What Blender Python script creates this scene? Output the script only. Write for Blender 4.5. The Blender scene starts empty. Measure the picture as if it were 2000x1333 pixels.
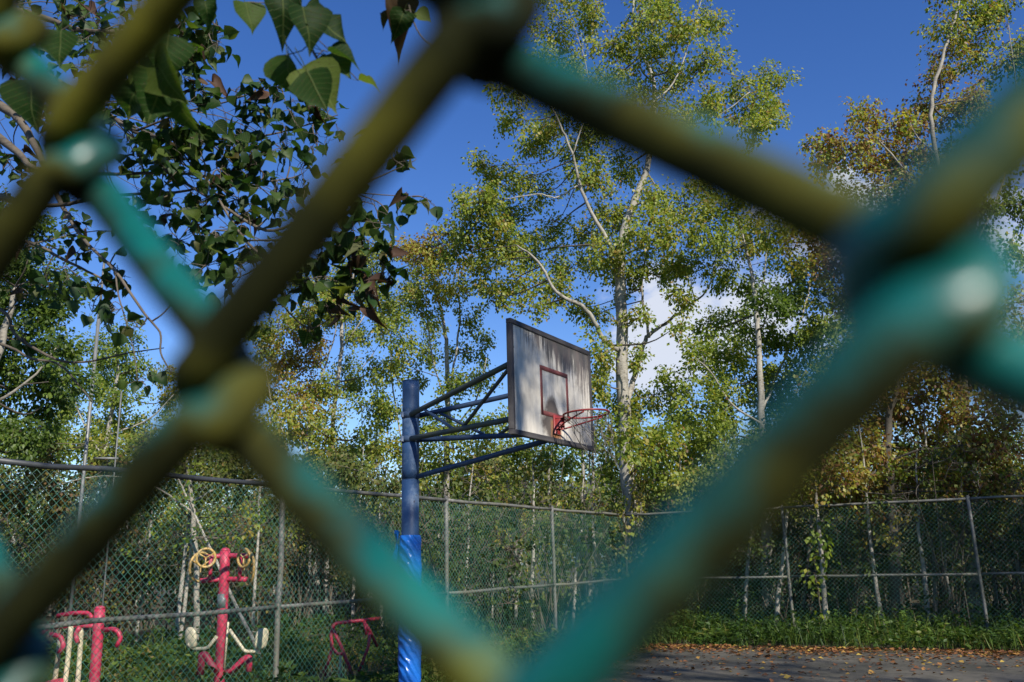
import bpy, math
import numpy as np
from mathutils import Matrix, Vector

# ------------------------------------------------------------------ camera, sky, sun, exposure
SC = bpy.context.scene
COL = SC.collection
PITCH, ROLL, CAMZ, FPX = math.radians(14.28), math.radians(-1.45), 1.49, 1690.0
cam_data = bpy.data.cameras.new('camera')
cam = bpy.data.objects.new('camera', cam_data)
COL.objects.link(cam)
cam_rot = Matrix.Rotation(math.pi / 2 + PITCH, 3, 'X') @ Matrix.Rotation(ROLL, 3, 'Z')
cam.matrix_world = Matrix.Translation((0, 0, CAMZ)) @ cam_rot.to_4x4()
cam_data.sensor_width = 36
cam_data.lens = 36 * FPX / 2000
cam_data.clip_start = 0.01
cam_data.clip_end = 3000
cam_data.dof.use_dof = True
cam_data.dof.focus_distance = 9.0
cam_data.dof.aperture_fstop = 9.0
SC.camera = cam

SUN_EL, SUN_AZ = math.radians(35), math.radians(150)          # azimuth clockwise from +Y
sun_vec = Vector((math.sin(SUN_AZ) * math.cos(SUN_EL), math.cos(SUN_AZ) * math.cos(SUN_EL), math.sin(SUN_EL)))
world = bpy.data.worlds.new('World')
SC.world = world
world.use_nodes = True
wn, wl = world.node_tree.nodes, world.node_tree.links
wn.clear()
w_out = wn.new('ShaderNodeOutputWorld')
w_bg = wn.new('ShaderNodeBackground')
w_bg.inputs[1].default_value = 0.085
sky = wn.new('ShaderNodeTexSky')
sky.sky_type = 'NISHITA'
sky.sun_disc = False
sky.sun_elevation = SUN_EL
sky.sun_rotation = SUN_AZ
sky.air_density = 1.0
sky.dust_density = 0.0
sky.ozone_density = 3.0
wl.new(w_bg.outputs[0], w_out.inputs[0])


def pix_ray(px, py):
    v = cam_rot @ Vector(((px - 1000) / FPX, -(py - 666.5) / FPX, -1.0))
    return v


def build_clouds():
    tc = wn.new('ShaderNodeTexCoord')
    nz = wn.new('ShaderNodeTexNoise')
    nz.inputs['Scale'].default_value = 7.0
    nz.inputs['Detail'].default_value = 9.0
    nz.inputs['Roughness'].default_value = 0.58
    nz.inputs['Distortion'].default_value = 0.3
    mp = wn.new('ShaderNodeMapping')
    mp.inputs['Scale'].default_value = (1, 1, 2.0)
    mp.inputs['Location'].default_value = (3.1, 0.7, 0.2)
    wl.new(tc.outputs['Generated'], mp.inputs[0])
    wl.new(mp.outputs[0], nz.inputs['Vector'])
    sep = wn.new('ShaderNodeSeparateXYZ')
    wl.new(tc.outputs['Generated'], sep.inputs[0])
    # a bank of cumulus low over the hills, all the way round, in clumps
    low = wn.new('ShaderNodeMapRange')
    low.interpolation_type = 'SMOOTHSTEP'
    low.inputs[1].default_value = 0.20
    low.inputs[2].default_value = 0.56
    low.inputs[3].default_value = 0.28
    low.inputs[4].default_value = -0.25
    wl.new(sep.outputs[2], low.inputs[0])
    big = wn.new('ShaderNodeTexNoise')
    big.inputs['Scale'].default_value = 1.6
    big.inputs['Detail'].default_value = 1.0
    mp2 = wn.new('ShaderNodeMapping')
    mp2.inputs['Location'].default_value = (7.3, 2.2, 1.1)
    wl.new(tc.outputs['Generated'], mp2.inputs[0])
    wl.new(mp2.outputs[0], big.inputs['Vector'])
    cur = None
    for (px, py, r) in ((1300, 670, .16), (1500, 570, .12), (1650, 480, .2), (1930, 480, .2), (2250, 600, .25), (1640, 340, .05)):
        d = pix_ray(px, py).normalized()
        dist = wn.new('ShaderNodeVectorMath')
        dist.operation = 'DISTANCE'
        dist.inputs[1].default_value = d
        wl.new(tc.outputs['Generated'], dist.inputs[0])
        mr = wn.new('ShaderNodeMapRange')
        mr.interpolation_type = 'SMOOTHSTEP'
        mr.inputs[1].default_value = 0.0
        mr.inputs[2].default_value = r
        mr.inputs[3].default_value = 0.42
        mr.inputs[4].default_value = 0.0
        wl.new(dist.outputs['Value'], mr.inputs[0])
        if cur is None:
            cur = mr.outputs[0]
        else:
            mx = wn.new('ShaderNodeMath')
            mx.operation = 'MAXIMUM'
            wl.new(cur, mx.inputs[0])
            wl.new(mr.outputs[0], mx.inputs[1])
            cur = mx.outputs[0]
    def madd(a, b, op='ADD', v=None):
        m = wn.new('ShaderNodeMath')
        m.operation = op
        wl.new(a, m.inputs[0])
        if v is None:
            wl.new(b, m.inputs[1])
        else:
            m.inputs[1].default_value = v
        return m.outputs[0]
    g = madd(low.outputs[0], None, 'MULTIPLY', 0.35)
    s = madd(madd(nz.outputs['Fac'], cur), g)
    bg2 = madd(big.outputs['Fac'], None, 'MULTIPLY', 0.15)
    s = madd(s, bg2)
    den = wn.new('ShaderNodeMapRange')
    den.interpolation_type = 'SMOOTHSTEP'
    den.inputs[1].default_value = 0.86
    den.inputs[2].default_value = 1.06
    den.inputs[3].default_value = 0.0
    den.inputs[4].default_value = 0.92
    wl.new(s, den.inputs[0])
    mix = wn.new('ShaderNodeMix')
    mix.data_type = 'RGBA'
    wl.new(den.outputs[0], mix.inputs[0])
    hs = wn.new('ShaderNodeHueSaturation')
    hs.inputs['Hue'].default_value = 0.516
    hs.inputs['Saturation'].default_value = 1.27
    hs.inputs['Value'].default_value = 1.36
    wl.new(sky.outputs[0], hs.inputs['Color'])
    wl.new(hs.outputs[0], mix.inputs[6])
    mix.inputs[7].default_value = (6.6, 7.0, 7.9, 1)
    wl.new(mix.outputs[2], w_bg.inputs[0])


build_clouds()
sun_data = bpy.data.lights.new('sun', 'SUN')
sun_data.energy = 5.0
sun_data.angle = math.radians(0.53)
sun_data.color = (1.0, 0.93, 0.82)
sun = bpy.data.objects.new('sun', sun_data)
sun.rotation_euler = sun_vec.to_track_quat('Z', 'Y').to_euler()
sun.location = (0, 0, 30)
COL.objects.link(sun)
SC.view_settings.view_transform = 'Standard'
SC.view_settings.look = 'None'
SC.view_settings.exposure = 0.42
SC.view_settings.gamma = 1.0
SC.view_settings.use_curve_mapping = False
SC.render.engine = 'CYCLES'
SC.cycles.max_bounces = 5
SC.cycles.transparent_max_bounces = 5
SC.cycles.caustics_reflective = False
SC.cycles.caustics_refractive = False


# ------------------------------------------------------------------ helpers
def at(px, py, Y):
    """world point on the sight line of a photograph pixel, at world depth Y"""
    v = pix_ray(px, py)
    t = Y / v.y
    return np.array((v.x * t, Y, CAMZ + v.z * t))


def at_z(px, py, X, Y):
    v = pix_ray(px, py)
    return CAMZ + v.z * math.hypot(X, Y) / math.hypot(v.x, v.y)


def px_m(Y):
    return Y / FPX


class MB:
    """collects tubes, boxes and leaves; build() links them as one mesh object"""

    def __init__(self):
        self.v, self.q, self.t, self.a, self.n = [], [], [], [], 0

    def add(self, v, quads=None, tris=None, attr=None):
        v = np.asarray(v, float)
        if quads is not None and len(quads):
            self.q.append(np.asarray(quads, np.int32) + self.n)
        if tris is not None and len(tris):
            self.t.append(np.asarray(tris, np.int32) + self.n)
        self.v.append(v)
        if attr is None:
            attr = np.zeros(len(v))
        elif np.isscalar(attr):
            attr = np.full(len(v), float(attr))
        self.a.append(attr)
        self.n += len(v)

    def tube(self, pts, rad, k=6, cap=True, ref=None, attr=None, closed=False, flare=None):
        P = np.asarray(pts, float)
        n = len(P)
        r = np.full(n, rad, float) if np.isscalar(rad) else np.asarray(rad, float)
        if closed:
            T = np.roll(P, -1, 0) - np.roll(P, 1, 0)
        else:
            T = np.gradient(P, axis=0)
        T /= np.linalg.norm(T, axis=1)[:, None] + 1e-12
        if ref is None:
            m = np.abs(T.mean(0))
            ref = np.eye(3)[int(np.argmin(m))]
            U = np.zeros_like(P)
            u = np.cross(T[0], ref)
            for i in range(n):
                u = u - T[i] * (u @ T[i])
                nn = np.linalg.norm(u)
                u = u / nn if nn > 1e-9 else np.cross(T[i], ref)
                U[i] = u
        else:
            U = np.cross(T, np.asarray(ref, float))
            U /= np.linalg.norm(U, axis=1)[:, None] + 1e-12
        W = np.cross(T, U)
        an = np.arange(k) * 2 * math.pi / k
        V = P[:, None] + r[:, None, None] * (np.cos(an)[None, :, None] * U[:, None] + np.sin(an)[None, :, None] * W[:, None])
        idx = np.arange(n * k).reshape(n, k)
        nxt = np.roll(idx, -1, 1)
        if closed:
            q = np.stack([idx, nxt, np.roll(nxt, -1, 0), np.roll(idx, -1, 0)], -1).reshape(-1, 4)
        else:
            q = np.stack([idx[:-1], nxt[:-1], nxt[1:], idx[1:]], -1).reshape(-1, 4)
        V = V.reshape(-1, 3)
        tr = None
        at_ = attr
        if attr is not None and not np.isscalar(attr):
            at_ = np.asarray(attr, float).reshape(-1)
        if cap and not closed:
            V = np.vstack([V, P[:1], P[-1:]])
            c0, c1 = n * k, n * k + 1
            j = np.arange(k)
            jn = (j + 1) % k
            tr = np.vstack([np.stack([np.full(k, c0), jn, j], 1), np.stack([np.full(k, c1), (n - 1) * k + j, (n - 1) * k + jn], 1)])
            if at_ is not None and not np.isscalar(at_):
                at_ = np.append(at_, [at_[0], at_[-1]])
        self.add(V, q, tr, at_)
        return self

    def box(self, c, s, rot=None, attr=None, bevel=0.0):
        c = np.asarray(c, float)
        s = np.asarray(s, float) / 2
        b = bevel
        if b <= 0:
            V = np.array([[x, y, z] for x in (-1, 1) for y in (-1, 1) for z in (-1, 1)], float) * s
            q = [[0, 1, 3, 2], [4, 6, 7, 5], [0, 4, 5, 1], [2, 3, 7, 6], [0, 2, 6, 4], [1, 5, 7, 3]]
            if rot is not None:
                V = V @ np.asarray(rot).T
            self.add(V + c, q, None, attr)
        else:
            V, q, t = [], [], []
            id_ = {}
            for x in (-1, 1):
                for y in (-1, 1):
                    for z in (-1, 1):
                        sg = np.array([x, y, z], float)
                        for ax in range(3):
                            p = sg * (s - b)
                            p[ax] = sg[ax] * s[ax]
                            id_[(x, y, z, ax)] = len(V)
                            V.append(p)
                        tri = [id_[(x, y, z, a)] for a in range(3)]
                        t.append(tri if x * y * z > 0 else tri[::-1])
            for ax in range(3):
                o = [a for a in range(3) if a != ax]
                for sg in (-1, 1):
                    f = []
                    for (a, bb) in ((-1, -1), (1, -1), (1, 1), (-1, 1)):
                        k = [0, 0, 0]
                        k[ax] = sg
                        k[o[0]] = a
                        k[o[1]] = bb
                        f.append(id_[(*k, ax)])
                    q.append(f if (sg > 0) == (ax != 1) else f[::-1])
                for a in (-1, 1):
                    for bb in (-1, 1):
                        def key(e, w):
                            k = [0, 0, 0]
                            k[ax] = e
                            k[o[0]] = a
                            k[o[1]] = bb
                            return id_[(*k, w)]
                        f = [key(-1, o[0]), key(1, o[0]), key(1, o[1]), key(-1, o[1])]
                        q.append(f)
            V = np.array(V)
            if rot is not None:
                V = V @ np.asarray(rot).T
            self.add(V + c, q, t, attr)
        return self

    def leaves(self, pos, tip, nor, ln, wd, attr, fold=0.25):
        """kite shaped leaves folded along the midrib: pos base, tip direction, nor face normal"""
        n = len(pos)
        tip = tip / (np.linalg.norm(tip, axis=1)[:, None] + 1e-9)
        s = np.cross(tip, nor)
        s /= np.linalg.norm(s, axis=1)[:, None] + 1e-9
        nn = np.cross(s, tip)
        ln = np.broadcast_to(ln, n)[:, None]
        wd = np.broadcast_to(wd, n)[:, None]
        mid = pos + tip * ln * 0.42
        V = np.stack([pos, mid - s * wd / 2 + nn * wd * fold, pos + tip * ln, mid + s * wd / 2 + nn * wd * fold], 1).reshape(-1, 3)
        b = np.arange(n)[:, None] * 4
        self.add(V, None, np.concatenate([b + [[0, 1, 2]], b + [[0, 2, 3]]], 0), np.repeat(attr, 4))
        return self

    def build(self, name, mat, parent=None, smooth=True, **props):
        me = bpy.data.meshes.new(name)
        V = np.concatenate(self.v)
        Q = np.concatenate(self.q) if self.q else np.zeros((0, 4), np.int32)
        T = np.concatenate(self.t) if self.t else np.zeros((0, 3), np.int32)
        me.vertices.add(len(V))
        me.vertices.foreach_set('co', V.astype(np.float32).ravel())
        loops = np.concatenate([Q.ravel(), T.ravel()]).astype(np.int32)
        me.loops.add(len(loops))
        me.loops.foreach_set('vertex_index', loops)
        nq, nt = len(Q), len(T)
        me.polygons.add(nq + nt)
        st = np.concatenate([np.arange(nq) * 4, nq * 4 + np.arange(nt) * 3]).astype(np.int32)
        me.polygons.foreach_set('loop_start', st)
        if smooth:
            me.polygons.foreach_set('use_smooth', np.ones(nq + nt, bool))
        at_ = me.attributes.new('tint', 'FLOAT', 'POINT')
        at_.data.foreach_set('value', np.concatenate(self.a).astype(np.float32))
        me.update(calc_edges=True)
        me.validate()
        me.materials.append(mat)
        return link(name, me, parent, **props)


def link(name, data, parent=None, **props):
    o = bpy.data.objects.new(name, data)
    COL.objects.link(o)
    if parent is not None:
        o.parent = parent
    for k, v in props.items():
        o[k] = v
    return o


def thing(name, label, cat, loc=(0, 0, 0), rz=0.0, group=None):
    o = bpy.data.objects.new(name, None)
    COL.objects.link(o)
    o.location = loc
    o.rotation_euler = (0, 0, rz)
    o.empty_display_size = 0.2
    o['label'] = label
    o['category'] = cat
    if group:
        o['group'] = group
    return o


def dup(root, loc, rz=0.0, scale=1.0, label=None, group=None):
    r = root.copy()
    COL.objects.link(r)
    r.location = loc
    r.rotation_euler = (0, 0, rz)
    r.scale = (scale,) * 3
    if label:
        r['label'] = label
    if group:
        r['group'] = group
    for ch in list(root.children):
        c = ch.copy()
        COL.objects.link(c)
        c.parent = r
        for g in ch.children:
            d = g.copy()
            COL.objects.link(d)
            d.parent = c
    return r


def spline(pts, n=6, closed=False):
    """Catmull-Rom through points (any dimension)"""
    P = np.asarray(pts, float)
    if closed:
        E = np.vstack([P[-1:], P, P[:2]])
    else:
        E = np.vstack([2 * P[0] - P[1], P, 2 * P[-1] - P[-2]])
    out = []
    t = np.linspace(0, 1, n, endpoint=False)[:, None]
    for i in range(len(E) - 3):
        a, b, c, d = E[i:i + 4]
        out.append(0.5 * (2 * b + (c - a) * t + (2 * a - 5 * b + 4 * c - d) * t ** 2 + (3 * b - a - 3 * c + d) * t ** 3))
    if not closed:
        out.append(P[-1:])
    return np.vstack(out)


def rsphere(rng, n):
    v = rng.normal(size=(n, 3))
    return v / np.linalg.norm(v, axis=1)[:, None]


# ------------------------------------------------------------------ materials
def mat_new(name):
    m = bpy.data.materials.new(name)
    m.use_nodes = True
    nt = m.node_tree
    b = nt.nodes['Principled BSDF']
    return m, nt.nodes, nt.links, b


def noise(n, l, scale, detail=4, rough=.6, vec=None, mscale=None, coord='Object', loc=None):
    t = n.new('ShaderNodeTexNoise')
    t.inputs['Scale'].default_value = scale
    t.inputs['Detail'].default_value = detail
    t.inputs['Roughness'].default_value = rough
    if vec is None:
        tc = n.new('ShaderNodeTexCoord')
        vec = tc.outputs[coord]
    if mscale or loc:
        mp = n.new('ShaderNodeMapping')
        if mscale:
            mp.inputs['Scale'].default_value = mscale
        if loc:
            mp.inputs['Location'].default_value = loc
        l.new(vec, mp.inputs[0])
        vec = mp.outputs[0]
    l.new(vec, t.inputs['Vector'])
    return t.outputs['Fac']


def ramp(n, l, fac, stops, interp='LINEAR'):
    r = n.new('ShaderNodeValToRGB')
    r.color_ramp.interpolation = interp
    e = r.color_ramp.elements
    while len(e) < len(stops):
        e.new(0.5)
    for el, (p, c) in zip(e, stops):
        el.position = p
        el.color = (*c, 1) if not np.isscalar(c) else (c, c, c, 1)
    l.new(fac, r.inputs[0])
    return r.outputs[0]


def mixc(n, l, fac, a, b, blend='MIX'):
    m = n.new('ShaderNodeMix')
    m.data_type = 'RGBA'
    m.blend_type = blend
    for sock, v in ((m.inputs[0], fac), (m.inputs[6], a), (m.inputs[7], b)):
        if isinstance(v, bpy.types.NodeSocket):
            l.new(v, sock)
        elif isinstance(v, (int, float)):
            sock.default_value = v
        else:
            sock.default_value = (*v, 1)
    return m.outputs[2]


def math_n(n, l, op, a, b=None, c=None, clamp=False):
    m = n.new('ShaderNodeMath')
    m.operation = op
    m.use_clamp = clamp
    for i, v in enumerate((a, b, c)):
        if v is None:
            continue
        if isinstance(v, bpy.types.NodeSocket):
            l.new(v, m.inputs[i])
        else:
            m.inputs[i].default_value = v
    return m.outputs[0]


def bump(n, l, b, h, strength=.3, dist=.01):
    bp = n.new('ShaderNodeBump')
    bp.inputs['Strength'].default_value = strength
    bp.inputs['Distance'].default_value = dist
    l.new(h, bp.inputs['Height'])
    l.new(bp.outputs[0], b.inputs['Normal'])


def leaf_material(name, stops, translucency=.35, rough=.45, use_random=False, spots=False, veins=False):
    m, n, l, b = mat_new(name)
    if use_random:
        oi = n.new('ShaderNodeObjectInfo')
        fac = oi.outputs['Random']
    else:
        a = n.new('ShaderNodeAttribute')
        a.attribute_name = 'tint'
        fac = a.outputs['Fac']
    c = ramp(n, l, fac, stops)
    if spots:
        nz = noise(n, l, 26, 3, .6, coord='Object')
        edge = ramp(n, l, nz, [(.60, 0.0), (.68, 1.0)])
        c = mixc(n, l, edge, c, (.045, .022, .012))
    if veins:
        tc = n.new('ShaderNodeTexCoord')
        sp = n.new('ShaderNodeSeparateXYZ')
        l.new(tc.outputs['Object'], sp.inputs[0])
        ay = math_n(n, l, 'ABSOLUTE', sp.outputs[1])
        mid = ramp(n, l, ay, [(.010, 1.0), (.022, 0.0)])
        k_ = math_n(n, l, 'FRACT', math_n(n, l, 'MULTIPLY', math_n(n, l, 'MULTIPLY_ADD', ay, -.75, sp.outputs[0]), 8.0))
        side = ramp(n, l, math_n(n, l, 'ABSOLUTE', math_n(n, l, 'SUBTRACT', k_, .5)), [(.03, .55), (.09, 0.0)])
        vn = math_n(n, l, 'MAXIMUM', mid, side)
        c = mixc(n, l, math_n(n, l, 'MULTIPLY', vn, .55), c, (.13, .16, .05))
        bump(n, l, b, vn, .35, .02)
    l.new(c, b.inputs['Base Color'])
    b.inputs['Roughness'].default_value = rough
    b.inputs['Specular IOR Level'].default_value = .16 if veins else .35
    tr = n.new('ShaderNodeBsdfTranslucent')
    c2 = mixc(n, l, .75, c, (1.0, 1.0, .25), 'MULTIPLY')
    hs = n.new('ShaderNodeHueSaturation')
    hs.inputs['Value'].default_value = 2.2
    l.new(c2, hs.inputs['Color'])
    l.new(hs.outputs[0], tr.inputs[0])
    ms = n.new('ShaderNodeMixShader')
    ms.inputs[0].default_value = translucency
    l.new(b.outputs[0], ms.inputs[1])
    l.new(tr.outputs[0], ms.inputs[2])
    l.new(ms.outputs[0], n['Material Output'].inputs[0])
    return m


M = {}
M['leaf'] = leaf_material('foliage', [(0, (.034, .068, .012)), (.3, (.10, .155, .020)), (.52, (.23, .275, .040)), (.68, (.30, .25, .045)),
                                      (.82, (.20, .105, .035)), (1, (.11, .045, .022))], .40)
M['thicket'] = leaf_material('thicket_leaf', [(0, (.020, .042, .010)), (.4, (.055, .085, .015)), (.65, (.13, .13, .026)), (.85, (.12, .065, .022)), (1, (.06, .03, .014))], .25, .6)
M['leaf_near'] = leaf_material('glossy_leaf', [(0, (.013, .036, .007)), (.5, (.022, .056, .009)), (.85, (.048, .085, .013)), (1, (.10, .13, .022))], .42, .6, True, True, True)
M['leaf_dried'] = leaf_material('dried_leaf', [(0, (.035, .018, .010)), (.6, (.07, .032, .016)), (1, (.05, .07, .016))], .15, .7, True, True)
M['leaf_near_mass'] = leaf_material('glossy_leaf_mass', [(0, (.013, .036, .007)), (.5, (.022, .056, .009)), (.78, (.062, .10, .015)), (.86, (.06, .035, .016)), (1, (.035, .018, .010))], .34, .55)
M['weed'] = leaf_material('weed_leaf', [(0, (.022, .045, .012)), (.45, (.05, .10, .016)), (.8, (.12, .17, .028)), (1, (.20, .15, .05))], .3, .5)
M['litter'] = leaf_material('dry_leaf', [(0, (.06, .03, .015)), (.4, (.17, .07, .03)), (.8, (.30, .14, .04)), (1, (.42, .30, .06))], .1, .7)


def bark_material(name, pale, dark, amount=.5, zs=.35):
    m, n, l, b = mat_new(name)
    a = noise(n, l, 5.0, 6, .65, mscale=(1, 1, zs))
    f = noise(n, l, 26, 4, .7, mscale=(.5, .5, 1.6))
    s = math_n(n, l, 'ADD', math_n(n, l, 'MULTIPLY', a, .65), math_n(n, l, 'MULTIPLY', f, .45))
    c = ramp(n, l, s, [(amount - .09, dark), (amount + .05, tuple(np.array(pale) * .72)), (amount + .2, pale)])
    l.new(c, b.inputs['Base Color'])
    b.inputs['Roughness'].default_value = .85
    bump(n, l, b, s, .6, .012)
    return m


M['bark_pale'] = bark_material('pale_bark', (.41, .385, .33), (.055, .048, .036), .49)
M['bark_grey'] = bark_material('grey_bark', (.36, .33, .27), (.06, .05, .035), .50)
M['bark_dark'] = bark_material('dark_bark', (.10, .085, .065), (.03, .024, .018), .5)
M['twig'] = bark_material('twig_bark', (.14, .115, .085), (.04, .03, .02), .5)


def paint_material(name, base, worn, rust=(.12, .05, .02), amt=.62, rough=.45, scale=6, metal=0.0, moss=None):
    m, n, l, b = mat_new(name)
    a = noise(n, l, scale, 8, .68)
    f = noise(n, l, scale * 7, 5, .6)
    s = math_n(n, l, 'ADD', math_n(n, l, 'MULTIPLY', a, .75), math_n(n, l, 'MULTIPLY', f, .25))
    c = ramp(n, l, s, [(amt - .16, base), (amt - .03, worn), (amt + .02, rust)])
    c = mixc(n, l, math_n(n, l, 'MULTIPLY', noise(n, l, 2.3, 3, .5, loc=(4, 1, 7)), .7), c, tuple(np.array(base) * .55))
    if moss:
        g = ramp(n, l, noise(n, l, 3.7, 6, .65, loc=(9, 3, 2)), [(.45, 0.0), (.62, .8)])
        c = mixc(n, l, g, c, moss)
    l.new(c, b.inputs['Base Color'])
    b.inputs['Roughness'].default_value = rough
    b.inputs['Metallic'].default_value = metal
    bump(n, l, b, s, .25, .003)
    return m


M['pole_blue'] = paint_material('faded_blue_paint', (.030, .080, .19), (.15, .22, .33), (.06, .06, .07), .66, .5, 4)
M['arm_blue'] = paint_material('blue_pipe_paint', (.045, .08, .15), (.12, .15, .20), (.05, .04, .03), .70, .5, 7)
M['arm_moss'] = paint_material('mossy_pipe_paint', (.075, .085, .075), (.10, .11, .085), (.04, .035, .02), .72, .65, 7, moss=(.075, .08, .035))
M['red_paint'] = paint_material('red_paint', (.27, .026, .024), (.24, .07, .06), (.12, .03, .02), .72, .45, 12)
M['pink_paint'] = paint_material('pink_red_paint', (.50, .032, .080), (.48, .12, .16), (.30, .06, .08), .66, .5, 5)
M['dull_red'] = paint_material('dull_red_paint', (.46, .032, .065), (.40, .10, .12), (.14, .05, .04), .72, .5, 7)
M['cream'] = paint_material('cream_paint', (.62, .56, .38), (.50, .46, .32), (.26, .15, .06), .70, .5, 9)
M['yellow_worn'] = paint_material('worn_yellow_paint', (.52, .34, .10), (.44, .34, .18), (.20, .09, .04), .66, .5, 9)
M['steel'] = paint_material('weathered_steel', (.115, .115, .108), (.24, .24, .225), (.05, .045, .038), .60, .6, 5, 0.15, moss=(.15, .145, .10))
M['galv'] = paint_material('galvanised_steel', (.20, .21, .21), (.30, .31, .31), (.13, .12, .1), .66, .5, 6, .3)
M['frame_dark'] = paint_material('dark_board_frame', (.030, .027, .028), (.055, .05, .05), (.05, .03, .02), .68, .7, 9)
M['pipe_dark'] = paint_material('dark_rail_paint', (.05, .055, .06), (.09, .095, .10), (.03, .025, .02), .7, .5, 6)


def chain_material():
    m, n, l, b = mat_new('green_chain_coating')
    c = ramp(n, l, noise(n, l, 2.5, 4, .6), [(.35, (.020, .080, .060)), (.52, (.045, .165, .125)), (.72, (.14, .17, .125))])
    l.new(c, b.inputs['Base Color'])
    b.inputs['Roughness'].default_value = .45
    return m


M['chain'] = chain_material()


def near_wire_material():
    """green plastic coated wire; the attribute carries the moss that grew on it"""
    m, n, l, b = mat_new('mossy_green_coating')
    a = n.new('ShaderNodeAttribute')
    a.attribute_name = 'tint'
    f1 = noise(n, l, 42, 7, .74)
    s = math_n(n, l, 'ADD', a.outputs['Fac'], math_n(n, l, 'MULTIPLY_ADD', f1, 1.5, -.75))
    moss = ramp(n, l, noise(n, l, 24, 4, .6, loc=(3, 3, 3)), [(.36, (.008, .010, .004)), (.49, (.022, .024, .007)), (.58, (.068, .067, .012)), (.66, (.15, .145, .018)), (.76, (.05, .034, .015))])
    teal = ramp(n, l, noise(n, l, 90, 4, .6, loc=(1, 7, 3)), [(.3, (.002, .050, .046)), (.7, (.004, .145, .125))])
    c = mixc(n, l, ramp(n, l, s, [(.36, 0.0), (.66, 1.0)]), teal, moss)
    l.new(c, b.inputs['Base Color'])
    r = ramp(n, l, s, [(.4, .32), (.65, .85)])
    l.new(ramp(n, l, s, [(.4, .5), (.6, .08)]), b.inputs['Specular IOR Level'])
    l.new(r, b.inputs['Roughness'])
    bump(n, l, b, f1, .4, .0008)
    return m


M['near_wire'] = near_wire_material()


def board_material():
    m, n, l, b = mat_new('weathered_white_board')
    tc = n.new('ShaderNodeTexCoord')
    sp = n.new('ShaderNodeSeparateXYZ')
    l.new(tc.outputs['Object'], sp.inputs[0])
    Y, Z = sp.outputs[1], sp.outputs[2]
    base = ramp(n, l, noise(n, l, 3.2, 7, .65), [(.3, (.32, .295, .25)), (.5, (.47, .44, .38)), (.7, (.60, .565, .50))])
    # fine vertical weather grain
    grain = noise(n, l, 9, 8, .75, mscale=(1, 1, .10))
    base = mixc(n, l, ramp(n, l, grain, [(.40, .0), (.66, .6)]), base, (.23, .21, .19))
    # black mildew running down from the top edge, deeper towards the far side
    st = noise(n, l, 30, 7, .75, mscale=(1, 1, .07), loc=(0, .4, 2))
    blob = noise(n, l, 2.1, 3, .5, mscale=(1, 1, .6), loc=(2, 1.7, .4))
    h = math_n(n, l, 'MULTIPLY_ADD', Z, 1.35, -.28)                       # 0 at mid height, ~.4 at the top
    h = math_n(n, l, 'ADD', h, math_n(n, l, 'MULTIPLY', Y, .42))
    d = math_n(n, l, 'ADD', h, math_n(n, l, 'MULTIPLY_ADD', st, 1.9, -.98))
    d = math_n(n, l, 'ADD', d, math_n(n, l, 'MULTIPLY_ADD', blob, 1.1, -.52))
    streak = ramp(n, l, d, [(-.06, 0.0), (.30, .9)])
    dark = ramp(n, l, noise(n, l, 8, 4, .6, mscale=(1, 1, .3), loc=(5, 5, 5)), [(.42, (.016, .015, .016)), (.58, (.040, .028, .028)), (.72, (.026, .024, .024))])
    c = mixc(n, l, streak, base, dark)
    # dark brown blotch round the bracket
    dy = math_n(n, l, 'MULTIPLY_ADD', Y, 1.0, .06)
    dz = math_n(n, l, 'ADD', Z, .33)
    rr = math_n(n, l, 'SQRT', math_n(n, l, 'ADD', math_n(n, l, 'MULTIPLY', dy, dy), math_n(n, l, 'MULTIPLY', math_n(n, l, 'MULTIPLY', dz, dz), .75)))
    rr = math_n(n, l, 'ADD', rr, math_n(n, l, 'MULTIPLY_ADD', noise(n, l, 6, 5, .65), .30, -.15))
    blotch = ramp(n, l, rr, [(.15, .93), (.23, 0.0)])
    c = mixc(n, l, blotch, c, (.040, .027, .021))
    # rust run below the bracket
    ry = math_n(n, l, 'ABSOLUTE', math_n(n, l, 'ADD', Y, math_n(n, l, 'MULTIPLY_ADD', noise(n, l, 12, 3, .6, mscale=(1, 1, .15)), .16, -.08)))
    m1 = ramp(n, l, ry, [(.05, 1.0), (.12, 0.0)])
    m2 = ramp(n, l, math_n(n, l, 'MULTIPLY', Z, -1), [(.31, 0.0), (.345, .95), (.49, .75), (.53, 0.0)])
    c = mixc(n, l, math_n(n, l, 'MULTIPLY', m1, m2), c, (.30, .115, .025))
    # a few knocks
    v = n.new('ShaderNodeTexVoronoi')
    v.inputs['Scale'].default_value = 3.2
    l.new(tc.outputs['Object'], v.inputs['Vector'])
    c = mixc(n, l, ramp(n, l, v.outputs['Distance'], [(.035, .9), (.06, 0.0)]), c, (.05, .045, .04))
    l.new(c, b.inputs['Base Color'])
    b.inputs['Roughness'].default_value = .75
    bump(n, l, b, grain, .25, .003)
    return m


M['board'] = board_material()


def simple_noise_mat(name, stops, scale, rough=.8, detail=6, bstr=.4, bdist=.02, mscale=None):
    m, n, l, b = mat_new(name)
    f = noise(n, l, scale, detail, .65, mscale=mscale)
    g = noise(n, l, scale * 9, 5, .65)
    s = math_n(n, l, 'ADD', math_n(n, l, 'MULTIPLY', f, .7), math_n(n, l, 'MULTIPLY', g, .3))
    l.new(ramp(n, l, s, stops), b.inputs['Base Color'])
    b.inputs['Roughness'].default_value = rough
    bump(n, l, b, s, bstr, bdist)
    return m


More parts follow.
